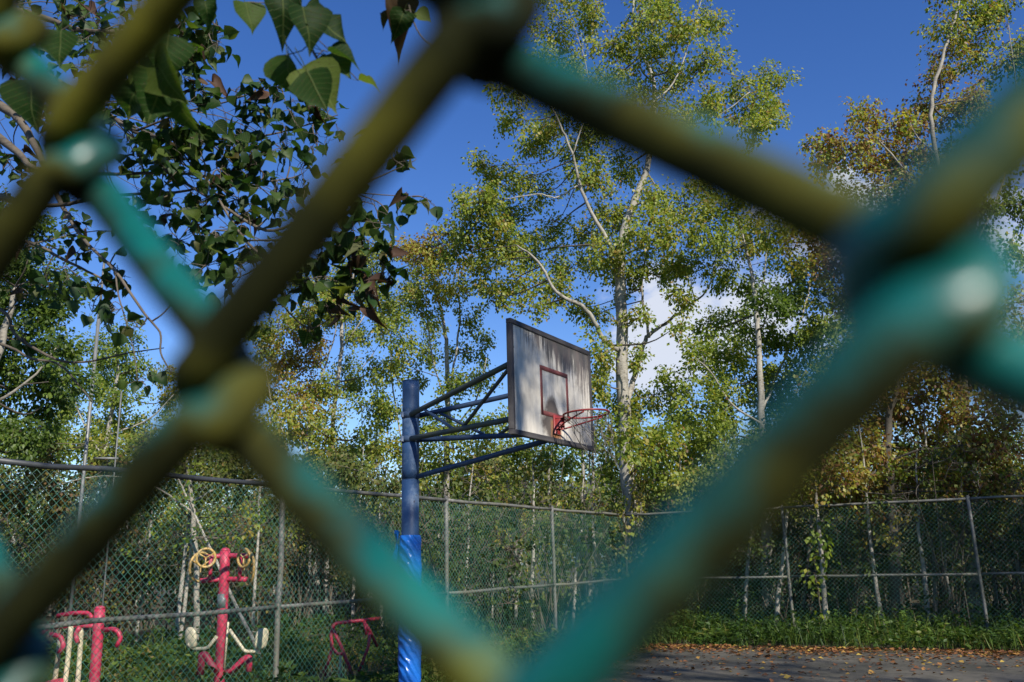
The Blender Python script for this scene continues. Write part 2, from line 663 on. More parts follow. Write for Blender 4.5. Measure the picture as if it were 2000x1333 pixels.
M['court'] = simple_noise_mat('weathered_court', [(.32, (.026, .027, .018)), (.46, (.058, .054, .040)), (.6, (.115, .103, .080)), (.75, (.065, .048, .032))], .7, .9, 9, .4, .01)
M['soil'] = simple_noise_mat('forest_floor', [(.35, (.025, .028, .012)), (.5, (.055, .045, .022)), (.7, (.10, .065, .03))], 1.5, .95, 8, .8, .05)
M['hill'] = simple_noise_mat('hazy_wooded_hill', [(.35, (.06, .095, .10)), (.65, (.11, .15, .155))], .05, 1.0, 10, .5, 2.0)  # bluish haze of distance is put into the hill colour
M['net'] = simple_noise_mat('old_net_cord', [(.4, (.10, .095, .08)), (.6, (.22, .20, .17))], 20, .9)


def vinyl_material():
    m, n, l, b = mat_new('blue_vinyl_padding')
    f = noise(n, l, 5, 3, .5, mscale=(1, 1, .5))
    c = ramp(n, l, f, [(.3, (.008, .11, .48)), (.7, (.02, .19, .70))])
    l.new(c, b.inputs['Base Color'])
    b.inputs['Roughness'].default_value = .27
    w = n.new('ShaderNodeTexWave')
    w.bands_direction = 'DIAGONAL'
    w.inputs['Scale'].default_value = 6
    w.inputs['Distortion'].default_value = 5
    w.inputs['Detail'].default_value = 3
    tc = n.new('ShaderNodeTexCoord')
    l.new(tc.outputs['Object'], w.inputs['Vector'])
    bump(n, l, b, w.outputs['Fac'], .5, .02)
    return m


M['vinyl'] = vinyl_material()

# ------------------------------------------------------------------ ground, court, hills
rng = np.random.default_rng(11)
gx = np.linspace(-1, 1, 121)
gx = np.sign(gx) * np.abs(gx) ** 2.2 * 900
GX, GY = np.meshgrid(gx, gx + 20)
GZ = 0.05 * np.sin(GX * .31 + 1) * np.cos(GY * .27)
CORNER = np.array((2.27, 18.69))
UL = np.array((1.626, 2.962)) / np.hypot(1.626, 2.962)      # along the left fence, away from the camera
UR = np.array((2.925, -1.44)) / np.hypot(2.925, -1.44)      # along the right fence, towards the camera side
NL = np.array((UL[1], -UL[0]))                              # into the court from the left fence
NR = np.array((UR[1], -UR[0]))                              # into the court from the right fence
g = MB()
idx = np.arange(121 * 121).reshape(121, 121)
inner = (np.abs(GX) < 40) & (np.abs(GY - 10) < 40)
GZ = np.where(inner, np.minimum(GZ, 0.0) * .4 - .02, GZ - .02)
g.add(np.stack([GX, GY, GZ], -1).reshape(-1, 3), np.stack([idx[:-1, :-1], idx[:-1, 1:], idx[1:, 1:], idx[1:, :-1]], -1).reshape(-1, 4))
g.build('ground', M['soil'], kind='structure')

c0 = CORNER + NL * 1.5 + NR * 2.8
A = c0 - UL * 40
B = c0 + UR * 34
D = A + UR * 34
mb = MB()
N = 60
s_ = np.linspace(0, 1, N)
pts = []
for i in s_:
    for j in s_:
        p = c0 + (A - c0) * i + (B - c0) * j
        pts.append((p[0], p[1], .012))
idx = np.arange(N * N).reshape(N, N)
mb.add(pts, np.stack([idx[:-1, :-1], idx[:-1, 1:], idx[1:, 1:], idx[1:, :-1]], -1).reshape(-1, 4)[:, ::-1])
mb.build('court_surface', M['court'], kind='structure')

mb = MB()
th = np.linspace(-1.25, 1.25, 160)
rows = []
for k, (rad, hh) in enumerate(((330, -3), (380, 20), (430, 42), (520, 40))):
    prof = hh * (0.72 + .22 * np.sin(th * 5.1 + 1.2) + .12 * np.sin(th * 13 + k) + .05 * np.sin(th * 31 + 2 * k))
    prof = prof * np.clip(.85 + .3 * np.sin(th * 1.4 + .3), .3, 1.2)
    if k == 0:
        prof = np.full_like(th, -3.0)
    rows.append(np.stack([rad * np.sin(th), rad * np.cos(th), prof], -1))
R = np.stack(rows)
idx = np.arange(4 * 160).reshape(4, 160)
mb.add(R.reshape(-1, 3), np.stack([idx[:-1, :-1], idx[:-1, 1:], idx[1:, 1:], idx[1:, :-1]], -1).reshape(-1, 4))
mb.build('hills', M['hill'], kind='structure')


# ------------------------------------------------------------------ far chain-link fences
def chain_panel_mesh(w, h, rnd, wr=.0034):
    """interlocked zigzag wires filling one bay (local x along the bay, z up)"""
    mb = MB()
    hw, hh = .0395, .0385
    nw = int(w / hw)
    nz = int(h / hh)
    z = np.arange(nz + 1) * hh
    for i in range(nw):
        x = i * hw + hw * ((np.arange(nz + 1) + i) % 2)
        y = np.where((np.arange(nz + 1) % 2) == 0, .002, -.002)
        sag = .012 * np.sin(z * 2.2 + rnd) + .01 * np.sin(i * hw * 1.7 + rnd)
        mb.tube(np.stack([x, y + sag, z], 1), wr, 3, cap=False, ref=(0, 1, 0))
    return mb


def pipe_run(mb, a, b, r, k=10, wob=.006, seed=0, n=7):
    rr = np.random.default_rng(seed)
    t = np.linspace(0, 1, n)[:, None]
    P = np.asarray(a) * (1 - t) + np.asarray(b) * t
    P[1:-1] += rr.normal(0, wob, (n - 2, 3))
    mb.tube(P, r, k)


left_posts = [np.array((-2.611, 9.807)) + (i - 2) * (np.array((.632, 15.784)) - np.array((-2.611, 9.807))) / 2 for i in range(0, 4)]
left_posts = left_posts[:2] + [np.array((-2.611, 9.807)), np.array((-1.016, 12.813)), np.array((.632, 15.784)), CORNER]
right_posts = [np.array((5.211, 17.285)), np.array((8.12, 15.814)), np.array((11.02, 14.36)), np.array((13.9, 12.9))]
FH, FM = 2.4, .447 * 2.4


def far_fence(label, posts, start_post, seed, rail_mat):
    f = thing('chain_link_fence', label, 'fence', (posts[0][0], posts[0][1], 0))
    o = np.array((posts[0][0], posts[0][1], 0))
    mesh_cache = {}
    for i, p in enumerate(posts):
        q = np.array((p[0], p[1], 0)) - o
        if i >= start_post:
            mb = MB()
            lean = np.array(((seed * 7 + i * 3) % 5 - 2, (seed + i * 2) % 5 - 2, 0)) * .004
            pipe_run(mb, q + (0, 0, -.3), q + (0, 0, FH + .02) + lean, .031, 12, .003, seed + i)
            top = q + (0, 0, FH + .02) + lean
            mb.tube([top, top + (0, 0, .02)], [.033, .02], 12)
            mb.build('post', M['steel'], f)
        if i + 1 < len(posts):
            e = np.array((posts[i + 1][0], posts[i + 1][1], 0)) - o
            for h, r in ((FH - .02, .025), (FM, .024)):
                mb = MB()
                d = (e - q) / np.linalg.norm(e - q)
                pipe_run(mb, q + (0, 0, h) + d * .028, e + (0, 0, h) - d * .028, r, 10, .006, seed * 5 + i)
                ro = mb.build('rail', M[rail_mat] if (h > 2 and i < 2 and rail_mat == 'pipe_dark') else M['steel'], f)
            L = np.linalg.norm(e - q)
            key = round(L, 1)
            if key not in mesh_cache:
                mesh_cache[key] = chain_panel_mesh(L, FH - .06, seed, .0026 if seed == 1 else .0034).build('mesh_panel', M['chain'], f, kind='stuff')
                po = mesh_cache[key]
            else:
                po = mesh_cache[key].copy()
                COL.objects.link(po)
                po.parent = f
            nrm = np.array((-d[1], d[0], 0))
            po.location = q + np.array((0, 0, .02)) + nrm * .036 * (-1 if seed == 1 else -1)
            po.rotation_euler = (0, 0, math.atan2(d[1], d[0]))
    return f


far_fence('tall green chain-link fence with grey pipe rails running behind the basketball pole', left_posts, 0, 1, 'pipe_dark')
far_fence('green chain-link fence across the far side of the court with leaning posts', [CORNER] + right_posts, 1, 2, 'steel')

# ------------------------------------------------------------------ basketball hoop
YAW = .537
bn = np.array((math.cos(YAW), -math.sin(YAW), 0))
bc = np.array((.403, 8.577, 3.163))
ARM = 1.80
pb = bc - bn * ARM
pb[2] = 0
hoop = thing('basketball_hoop', 'blue basketball hoop post with weathered white backboard and red ring', 'basketball hoop', pb, -YAW)


def zp(py, px=800):
    return at_z(px, py, pb[0], pb[1])


PR = .094
z_top, z1, z2, z3, z_pad = zp(746), zp(816), zp(862), zp(937), zp(1046)
mb = MB()
for (a, b_) in ((0, z3 - .006), (z3 + .006, z2 - .006), (z2 + .006, z1 - .006), (z1 + .006, z_top)):
    zz = np.linspace(a, b_, 5)
    mb.tube(np.stack([zz * 0, zz * 0, zz], 1), PR, 28)
for z in (z1, z2, z3):
    mb.tube([(0, 0, z - .006), (0, 0, z + .006)], PR - .006, 28, cap=False)
mb.build('pole', M['pole_blue'], hoop)
mb = MB()
mb.tube([(0, 0, z_top + .001), (0, 0, z_top + .008)], PR + .003, 28)
mb.build('pole_cap', M['pole_blue'], hoop)
# vinyl padding: a wrinkled sleeve, slightly lumpy
mb = MB()
zz = np.linspace(.05, z_pad, 60)
an = np.arange(40) * 2 * math.pi / 40
rr = np.random.default_rng(3)
ph = rr.uniform(0, 6, 8)
Rr = .119 + .0035 * np.sin(zz[:, None] * 9 + an[None] * 2 + ph[0]) + .003 * np.sin(zz[:, None] * 23 - an[None] * 3 + ph[1]) + .002 * np.sin(zz[:, None] * 47 + an[None] * 4)
Rr[-1] -= .006
Rr[0] -= .006
V = np.stack([Rr * np.cos(an), Rr * np.sin(an), np.broadcast_to(zz[:, None], Rr.shape)], -1).reshape(-1, 3)
idx = np.arange(60 * 40).reshape(60, 40)
nx = np.roll(idx, -1, 1)
mb.add(V, np.stack([idx[:-1], nx[:-1], nx[1:], idx[1:]], -1).reshape(-1, 4))
V2 = np.stack([.097 * np.cos(an), .097 * np.sin(an), np.full(40, z_pad - .004)], -1)
mb.add(np.vstack([V[-40:], V2]), np.stack([np.arange(40), (np.arange(40) + 1) % 40, 40 + (np.arange(40) + 1) % 40, 40 + np.arange(40)], -1))
pad = mb.build('pole_padding', M['vinyl'], hoop)
# torn flap at the seam on the left of the padding
ca = math.pi + YAW
mb = MB()
for sgn, rad0 in ((1, .125), (1, .142)):
    uu = np.linspace(0, 1, 5)
    vv = np.linspace(0, 1, 9)
    P = []
    for u in uu:
        for v in vv:
            aa = ca - .35 + u * .55
            r0 = rad0 + .02 * math.sin(v * 7 + u * 3) + .035 * u * (1 - abs(v - .5))
            P.append((r0 * math.cos(aa), r0 * math.sin(aa), z_pad + .04 - v * .42 + .02 * math.sin(u * 5)))
    idx = np.arange(45).reshape(5, 9)
    mb.add(P, np.stack([idx[:-1, :-1], idx[1:, :-1], idx[1:, 1:], idx[:-1, 1:]], -1).reshape(-1, 4))
mb.build('torn_flap', M['vinyl'], pad)
# truss arms
BX = ARM - .035


def arm(a, b_, r, mat):
    mb = MB()
    pipe_run(mb, a, b_, r, 12, .0015, int(abs(b_[1]) * 100))
    mb.build('arm', M[mat], hoop)


za, zb = zp(812, 808), zp(859, 808)
TLp, BLp = (BX, -.62, 3.36), (BX, -.62, 2.80)
TRp, BRp = (BX, .62, 3.36), (BX, .62, 2.80)
a1, a2 = (.06, -.065, za), (.06, .065, za)
b1, b2 = (.06, -.065, zb), (.06, .065, zb)


def lerp(p, q, t):
    return tuple(np.array(p) * (1 - t) + np.array(q) * t)


arm(a1, TLp, .029, 'arm_moss')
arm(a2, TRp, .029, 'arm_blue')
arm(b1, BLp, .029, 'arm_moss')
arm(b2, BRp, .029, 'arm_blue')
arm((.07, 0, zp(933, 815)), (BX, 0, 2.66), .028, 'arm_blue')
for (p, q, r_, s_a, t_b, t_c) in ((a1, TLp, b1, .12, .46, .97), (a2, TRp, b2, .12, .46, .97)):
    e = BLp if p is a1 else BRp
    mb = MB()
    pipe_run(mb, lerp(p, q, s_a), lerp(r_, e, t_b - .02), .017, 10, .001, 5)
    mb.build('brace', M['arm_blue'], hoop)
    mb = MB()
    pipe_run(mb, lerp(r_, e, t_b + .04), lerp(p, q, t_c), .019, 10, .001, 6)
    mb.build('brace', M['arm_moss'], hoop)
for z in (za, zb):
    mb = MB()
    mb.tube([(0, 0, z - .035), (0, 0, z + .035)], PR + .006, 28)
    for s in (-1, 1):
        mb.box((-.03, s * (PR + .018), z), (.03, .03, .06), bevel=.004)
    mb.build('clamp', M['arm_blue'], hoop)
# board
BW, BH, BT = 1.70, 1.10, .03
mb = MB()
mb.box((0, 0, 0), (BT, BW - .04, BH - .04), bevel=.003)
board = mb.build('backboard', M['board'], hoop, smooth=False)
board.location = (ARM, 0, bc[2])
fw, ft = .05, .055
for (c, s, nm) in (((0, 0, BH / 2 - fw / 2), (ft, BW, fw), 'top'), ((0, 0, -BH / 2 + fw / 2), (ft, BW, fw), 'b'),
                   ((0, -BW / 2 + fw / 2, 0), (ft - .003, fw, BH - 2 * fw), 'l'), ((0, BW / 2 - fw / 2, 0), (ft - .003, fw, BH - 2 * fw), 'r')):
    mb = MB()
    mb.box(c, s, bevel=.004)
    mb.build('board_frame', M['frame_dark'], board, smooth=False)
for z in (-.28, .28):                                             # back battens
    mb = MB()
    mb.box((-.035, 0, z), (.034, BW - .12, .06), bevel=.003)
    mb.build('batten', M['arm_blue'], board, smooth=False)
mb = MB()                                                       # red target square, slightly proud paint
sw, sh, st = .59, .45, .045
for (c, s) in (((0, 0, sh / 2), (.003, sw, st)), ((0, -sw / 2 + st / 2, -st / 2), (.003, st, sh)), ((0, sw / 2 - st / 2, -st / 2), (.003, st, sh)), ((0, 0, -sh / 2), (.003, sw - 2 * st, st))):
    mb.box((c[0] + BT / 2 + .0015, c[1], c[2] - .05), s)
m_sq = paint_material('faded_red_marking', (.20, .050, .045), (.24, .10, .09), (.15, .10, .09), .66, .8, 11)
mb.build('target_square', m_sq, board, smooth=False)
# ring
RZ, RX, RR = 2.872, ARM + .355, .225
t = np.linspace(0, 2 * math.pi, 48, endpoint=False)
tilt = .04
mb = MB()
mb.tube(np.stack([RX + RR * np.cos(t), RR * np.sin(t), RZ + tilt * (RR * np.cos(t))], 1), .0095, 10, closed=True)
ring = mb.build('ring', M['red_paint'], hoop)
mb = MB()
mb.box((ARM + .027, 0, RZ - .075), (.012, .13, .19), bevel=.003)
mb.box((ARM + .075, 0, RZ - .012), (.09, .10, .012), bevel=.002)
mb.box((ARM + .062, .042, RZ - .07), (.06, .008, .11), bevel=.002)
mb.box((ARM + .062, -.042, RZ - .07), (.06, .008, .11), bevel=.002)
mb.box((ARM + .085, 0, RZ - .05), (.012, .076, .075), bevel=.002)
mb.build('bracket', M['red_paint'], ring)
for s in (-1, 1):
    mb = MB()
    mb.tube(spline([(ARM + .07, s * .045, RZ - .12), (ARM + .2, s * .13, RZ - .075), (RX + .08, s * (RR - .012), RZ - .012)], 5), .008, 8)
    mb.build('brace', M['red_paint'], ring)
# ragged net
mb = MB()
rr = np.random.default_rng(8)
nk = 12
lev = [0, .10, .20, .30, .41]
rad = [.222, .20, .17, .15, .15]
node = {}
for j in range(5):
    for i in range(nk):
        a_ = 2 * math.pi * (i + .5 * (j % 2)) / nk
        node[(i, j)] = np.array((RX + rad[j] * math.cos(a_) + rr.normal(0, .012) * j + .02 * j, rad[j] * math.sin(a_) + rr.normal(0, .012) * j + .03 * j, RZ - lev[j] * (1 + rr.normal(0, .06))))
for j in range(4):
    for i in range(nk):
        for di in ((0, -1) if j % 2 == 0 else (0, 1)):
            if j > 1 and rr.uniform() < .28:
                continue
            p, q = node[(i, j)], node[((i + di) % nk, j + 1)]
            mid = (p + q) / 2 + rr.normal(0, .01, 3) - (0, 0, .012)
            mb.tube(spline([p, mid, q], 3), .0032, 4, cap=False)
for i in range(0, nk, 2):
    p = node[(i, 4)]
    mb.tube(spline([p, p + (rr.normal(0, .03), rr.normal(0, .03), -.06), p + (rr.normal(.02, .04), rr.normal(0.03, .04), -.13)], 3), .003, 4, cap=False)
mb.build('net', M['net'], ring)


# ------------------------------------------------------------------ outdoor gym machines behind the left fence
def pipe(name, pts, r, mat, parent, k=12, smooth_n=5, closed=False):
    mb = MB()
    P = spline(pts, smooth_n, closed) if len(pts) > 2 else np.asarray(pts, float)
    mb.tube(P, r, k, closed=closed)
    return mb.build(name, M[mat], parent)


def bent(name, pts, r, mat, parent, rb=.05):
    """pipe with rounded corners"""
    P = [np.asarray(p, float) for p in pts]
    out = [P[0]]
    for i in range(1, len(P) - 1):
        a, b_, c = P[i - 1], P[i], P[i + 1]
        d1 = (a - b_) / np.linalg.norm(a - b_)
        d2 = (c - b_) / np.linalg.norm(c - b_)
        q = min(rb, np.linalg.norm(a - b_) * .45, np.linalg.norm(c - b_) * .45)
        for t_ in np.linspace(0, 1, 6):
            out.append((1 - t_) ** 2 * (b_ + d1 * q) + 2 * t_ * (1 - t_) * b_ + t_ ** 2 * (b_ + d2 * q))
    out.append(P[-1])
    mb = MB()
    mb.tube(out, r, 12)
    return mb.build(name, M[mat], parent)


def rel(base):
    return lambda px, py, dy=0.0: at(px, py, base[1] + dy) - base


# machine b: tall pink post, turning wheels on top, two cream pull seats below
bb = at(430, 1318, 10.6)
bb[2] = 0
gm = thing('gym_machine', 'tall pink outdoor gym post with worn yellow wheels above two cream seats', 'exercise machine', bb)
r_ = rel(bb)
tp = r_(440, 1076)
pipe('post', [(0, 0, -.1), (tp[0] * .5, 0, tp[2] * .5), (tp[0], 0, tp[2])], .059, 'pink_paint', gm, 18)
mb = MB()
mb.tube([(tp[0], 0, tp[2]), (tp[0], 0, tp[2] + .02), (tp[0], 0, tp[2] + .035)], [.059, .05, .02], 18)
mb.build('post_cap', M['pink_paint'], gm)
mb = MB()
sl = r_(435.5, 1160)
sl2 = r_(434.5, 1188)
mb.tube([sl2, sl], .062, 18)
mb.build('metal_sleeve', M['galv'], gm)
for (y_, x0, x1, dy) in ((1086, 398, 484, -.08), (1132, 391, 481, -.12)):
    pipe('crossbar', [r_(x0, y_ + 3, dy), r_((x0 + x1) / 2, y_, 0), r_(x1, y_, dy)], .03, 'pink_paint', gm, 12, 3)
for x_ in (410, 468):
    pipe('upright', [r_(x_, 1131, -.1), r_(x_ + 2, 1088, -.1)], .024, 'pink_paint', gm)
for (cx, cy, rad, yawr, dy) in ((402, 1090, .105, .5, -.2), (476, 1090, .105, -.6, -.2), (392, 1108, .17, 1.1, .2), (487, 1112, .19, -1.0, .15)):
    c = r_(cx, cy, dy)
    t = np.linspace(0, 2 * math.pi, 28, endpoint=False)
    ax = np.array((math.cos(yawr), math.sin(yawr), 0))
    mb = MB()
    mb.tube(c + rad * (np.cos(t)[:, None] * ax + np.sin(t)[:, None] * np.array((0, 0, 1))), .016, 8, closed=True)
    wh = mb.build('wheel', M['yellow_worn'], gm)
    for k_ in range(3):
        a_ = k_ * 2.094 + .5
        pipe('spoke', [c, c + rad * (math.cos(a_) * ax + math.sin(a_) * np.array((0, 0, 1)))], .009, 'yellow_worn', wh, 8)
for sgn, pad_c, path in ((-1, (373, 1246), [(424, 1243), (405, 1267), (378, 1268), (368, 1258)]), (1, (511, 1248), [(448, 1230), (478, 1273), (502, 1273), (508, 1262)])):
    bent('seat_arm', [r_(x, y, -.12) for x, y in path], .02, 'cream', gm, .04)
    c = r_(*pad_c, -.12)
    mb = MB()
    t = np.linspace(0, 2 * math.pi, 20, endpoint=False)
    ax = np.array((math.cos(.5 * sgn), math.sin(.5 * sgn), 0)) if sgn < 0 else np.array((math.cos(.9), math.sin(.9), 0))
    nn = np.array((-ax[1], ax[0], 0))
    rings = []
    for (s0, off) in ((.01, -.024), (.8, -.024), (1, -.010), (1, .010), (.8, .024), (.01, .024)):
        e1 = np.sign(np.cos(t)) * np.abs(np.cos(t)) ** .7 * .085 * s0
        e2 = np.sign(np.sin(t)) * np.abs(np.sin(t)) ** .7 * .118 * s0
        rings.append(c + e1[:, None] * ax + e2[:, None] * np.array((0.12 * sgn, 0, 1)) + off * nn)
    idx = np.arange(120).reshape(6, 20)
    nx = np.roll(idx, -1, 1)
    mb.add(np.concatenate(rings), np.stack([idx[:-1], nx[:-1], nx[1:], idx[1:]], -1).reshape(-1, 4))
    mb.build('seat_pad', M['cream'], gm)
pipe('rod', [r_(446, 1215, -.05), r_(438, 1305, -.05)], .012, 'cream', gm)
bent('foot_bar', [r_(391, 1318, -.2), r_(394, 1280, -.2), r_(401, 1279, -.2), r_(418, 1306, -.2), r_(424, 1312, 0)], .04, 'pink_paint', gm, .03)
bent('foot_bar', [r_(486, 1312, -.1), r_(487, 1284, -.1), r_(478, 1287, -.1), r_(452, 1312, -.1), r_(440, 1316, 0)], .038, 'pink_paint', gm, .03)

# machine a: shorter pink post with hooked handles and cream swinging legs
ba = at(186, 1400, 9.0)
ba[2] = 0
ga = thing('gym_machine', 'short pink outdoor walker machine with curved handles and cream swinging legs', 'exercise machine', ba)
r_ = rel(ba)
tp = r_(195, 1190)
bs = r_(183, 1345)
pipe('post', [(bs[0] - .02, 0, -.1), bs, tp], .051, 'pink_paint', ga, 18)
mb = MB()
mb.tube([tp, tp + (0, 0, .02), tp + (0, 0, .032)], [.051, .043, .02], 18)
mb.build('post_cap', M['pink_paint'], ga)
bent('handle', [r_(196, 1231, 0), r_(226, 1229, -.1), r_(237, 1244, -.1), r_(228, 1264, -.1)], .023, 'pink_paint', ga, .08)
bent('handle', [r_(180, 1207, .0), r_(172, 1197, .05), r_(140, 1198, .05), r_(112, 1203, .05)], .021, 'pink_paint', ga, .05)
bent('handle', [r_(190, 1223, 0), r_(150, 1222, .1), r_(95, 1226, .1), r_(80, 1240, .1)], .022, 'pink_paint', ga, .05)
bent('handle', [r_(98, 1240, -.1), r_(118, 1242, -.1), r_(125, 1262, -.1), r_(115, 1276, -.1)], .023, 'pink_paint', ga, .06)
bent('handle', [r_(156, 1225, .05), r_(147, 1240, .05), r_(152, 1256, .05)], .022, 'pink_paint', ga, .05)
for (x0, y0, x1, y1) in ((117, 1250, 107, 1330), (139, 1223, 126, 1345), (159, 1224, 151, 1345)):
    pipe('swing_leg', [r_(x0, y0, .08), r_((x0 + x1) / 2 + .5, (y0 + y1) / 2, .1), r_(x1, y1, .08)], .024, 'cream', ga)
    mb = MB()
    mb.box(r_(x1, y1 + 2, 0), (.11, .28, .03), bevel=.006)
    mb.build('footplate', M['pink_paint'], ga)

# machine c: low red frame
bcx = at(675, 1318, 12.2)
bcx[2] = 0
gc = thing('gym_machine', 'low dull red tubular bench frame standing in weeds beside blue pole', 'exercise machine', bcx)
r_ = rel(bcx)
bent('frame_tube', [r_(632, 1322, 0), r_(649, 1268, 0), r_(646, 1240, 0), r_(652, 1218, 0), r_(708, 1212, .1), r_(742, 1208, .4)], .024, 'dull_red', gc, .06)
bent('frame_tube', [r_(649, 1226, 0), r_(666, 1262, 0), r_(689, 1322, 0)], .024, 'dull_red', gc, .05)
bent('frame_tube', [r_(710, 1214, .1), r_(722, 1232, .1), r_(736, 1262, .4)], .021, 'dull_red', gc, .04)
bent('frame_tube', [r_(722, 1236, .1), r_(720, 1262, .1), r_(701, 1312, .1)], .021, 'dull_red', gc, .04)
pipe('cross_tube', [r_(650, 1268, 0), r_(660, 1277, 0), r_(671, 1277, 0)], .022, 'dull_red', gc)
pipe('cross_tube', [r_(712, 1216, .1), r_(716, 1240, .1)], .02, 'dull_red', gc)
pipe('rod', [r_(665, 1280, .1), r_(664, 1325, .1)], .017, 'cream', gc)

# slim steel poles beyond the fence on the left
pm = thing('steel_pole', 'tall slim grey steel pole among the trees at the left', 'pole', (*at(165, 910, 15)[:2], 0))
q = at(165, 910, 15)
pipe('shaft', [(0, 0, -.2), (0, 0, 6.0), ], .030, 'galv', pm)
mb = MB()
mb.tube([(0, 0, 5.9), (0, 0, 7.2)], .022, 12)
mb.build('upper_shaft', M['galv'], pm)
q2 = at(226, 893, 15.4)
pm2 = thing('steel_pole', 'thin short steel pole with a crossbar beside the taller pole', 'pole', (*q2[:2], 0))
pipe('shaft', [(0, 0, -.2), (0, 0, at_z(236, 765, *q2[:2]))], .014, 'galv', pm2)
cb = at_z(226, 894, *q2[:2])
pipe('crossbar', [(-.48, 0, cb), (.05, 0, cb - .02)], .022, 'galv', pm2)

# ------------------------------------------------------------------ trees
def leaf_orient(rng, n, outdir, droop=.8):
    tip = outdir * .7 + rng.normal(0, .45, (n, 3))
    tip[:, 2] -= droop
    nor = rng.normal(0, .55, (n, 3)) + (.2, -.45, .6)
    return tip, nor


def fill_clump(rng, lf, tw, c, rad, count, size, tint, spread, start=None, r0=.012, twigs=7, flat=.85, droop=.8):
    """twigs radiating in a clump, leaves in small sprays along them; rad in metres"""
    if start is not None:
        mid = (start + c) / 2 + rng.normal(0, .10, 3) * np.linalg.norm(c - start) * .8
        mid[2] -= .04 * np.linalg.norm(c - start)
        tw.tube(spline([start, mid, c], 4), np.linspace(r0, .006, 9), 5, cap=False)
    dirs = rsphere(rng, twigs)
    dirs[:, 2] = dirs[:, 2] * flat + .12
    ends = c + dirs * rad * rng.uniform(.55, 1.1, (twigs, 1))
    for e in ends:
        m = (c + e) / 2 + rng.normal(0, .08 * rad, 3)
        tw.tube(np.array([c, m, e]), [.006, .0045, .0025], 3, cap=False)
    k = rng.integers(0, twigs, count)
    # sprays: several leaves share one shoot tip
    ns = max(1, count // 6)
    sk = rng.integers(0, twigs, ns)
    st = rng.uniform(.15, 1.05, ns) ** .7
    shoot = c + (ends[sk] - c) * st[:, None] + rng.normal(0, .16 * rad, (ns, 3))
    j = rng.integers(0, ns, count)
    p = shoot[j] + rng.normal(0, size * .85, (count, 3))
    out = p - c
    out /= np.linalg.norm(out, axis=1)[:, None] + 1e-6
    tip, nor = leaf_orient(rng, count, out, droop)
    shoot_t = rng.normal(0, spread * .6, ns)
    tt = np.clip(tint + shoot_t[j] + rng.normal(0, spread * .6, count), 0, 1)
    ln = size * rng.uniform(.7, 1.25, count)
    lf.leaves(p, tip, nor, ln, ln * rng.uniform(.62, .85, count), tt, rng.uniform(-.05, .25))


def px_tree(name, label, cat, Y, trunk, limbs, clumps, size=.08, dens=1.0, bark='bark_pale', mat='leaf', seed=1, back=.5, depth=1.6, group=None, tint=.42, spread=.12, twigs=7, rscale=1.0):
    """tree whose trunk and limbs are given as polylines of (px, py, diameter px[, depth offset])"""
    rng = np.random.default_rng(seed)
    base = at(trunk[0][0], trunk[0][1], Y)
    base[2] = 0
    root = thing(name, label, cat, base, 0, group)
    s = px_m(Y) * 1.03
    nodes = []

    def poly(P, first=False):
        pts, rad = [], []
        for p in P:
            pts.append(at(p[0], p[1], Y + (p[3] if len(p) > 3 else 0)) - base)
            rad.append(max(p[2] * s / 2 * rscale * .9, .006))
        if first:
            g0 = pts[0].copy()
            g0[2] = -.15
            pts.insert(0, g0)
            rad.insert(0, rad[0] * 1.25)
        C = spline([(*a, b) for a, b in zip(pts, rad)], 5)
        n = len(C)
        C[1:-1, :3] += rng.normal(0, .25, (n - 2, 3)) * np.minimum(C[1:-1, 3:4], .05)
        return C
    C = poly(trunk, True)
    mb = MB()
    mb.tube(C[:, :3], C[:, 3], 12)
    mb.build('trunk', M[bark], root)
    nodes.append(C)
    for L in limbs:
        C = poly(L)
        C[:, 3] = np.maximum(C[:, 3] * .66, .006)
        mb = MB()
        mb.tube(C[:, :3], C[:, 3], 9)
        mb.build('limb', M[bark], root)
        nodes.append(C)
    nodes = np.vstack(nodes)
    lf, tw = MB(), MB()
    for cl in clumps:
        px, py, r = cl[:3]
        tn = cl[3] if len(cl) > 3 else tint
        dY = cl[4] if len(cl) > 4 else rng.normal(0, depth) + back
        c = at(px, py, Y + dY) - base
        rad = r * s * 1.25
        d = np.linalg.norm(nodes[:, :3] - c, axis=1) + np.maximum(0, nodes[:, 2] - c[2] + .1 * rad) * 1.2
        i = int(np.argmin(d))
        cnt = int((r / 60) ** 2 * 1450 * dens * (.08 / size) ** 2 * (s / .0122) ** 2) + 6
        fill_clump(rng, lf, tw, c, rad, cnt, size, tn, spread, nodes[i, :3], min(.03, nodes[i, 3] * .6), twigs)
    tw.build('twigs', M['twig'] if bark != 'bark_dark' else M['bark_dark'], root, kind='stuff')
    lf.build('crown', M[mat], root, smooth=False, kind='stuff')
    return root


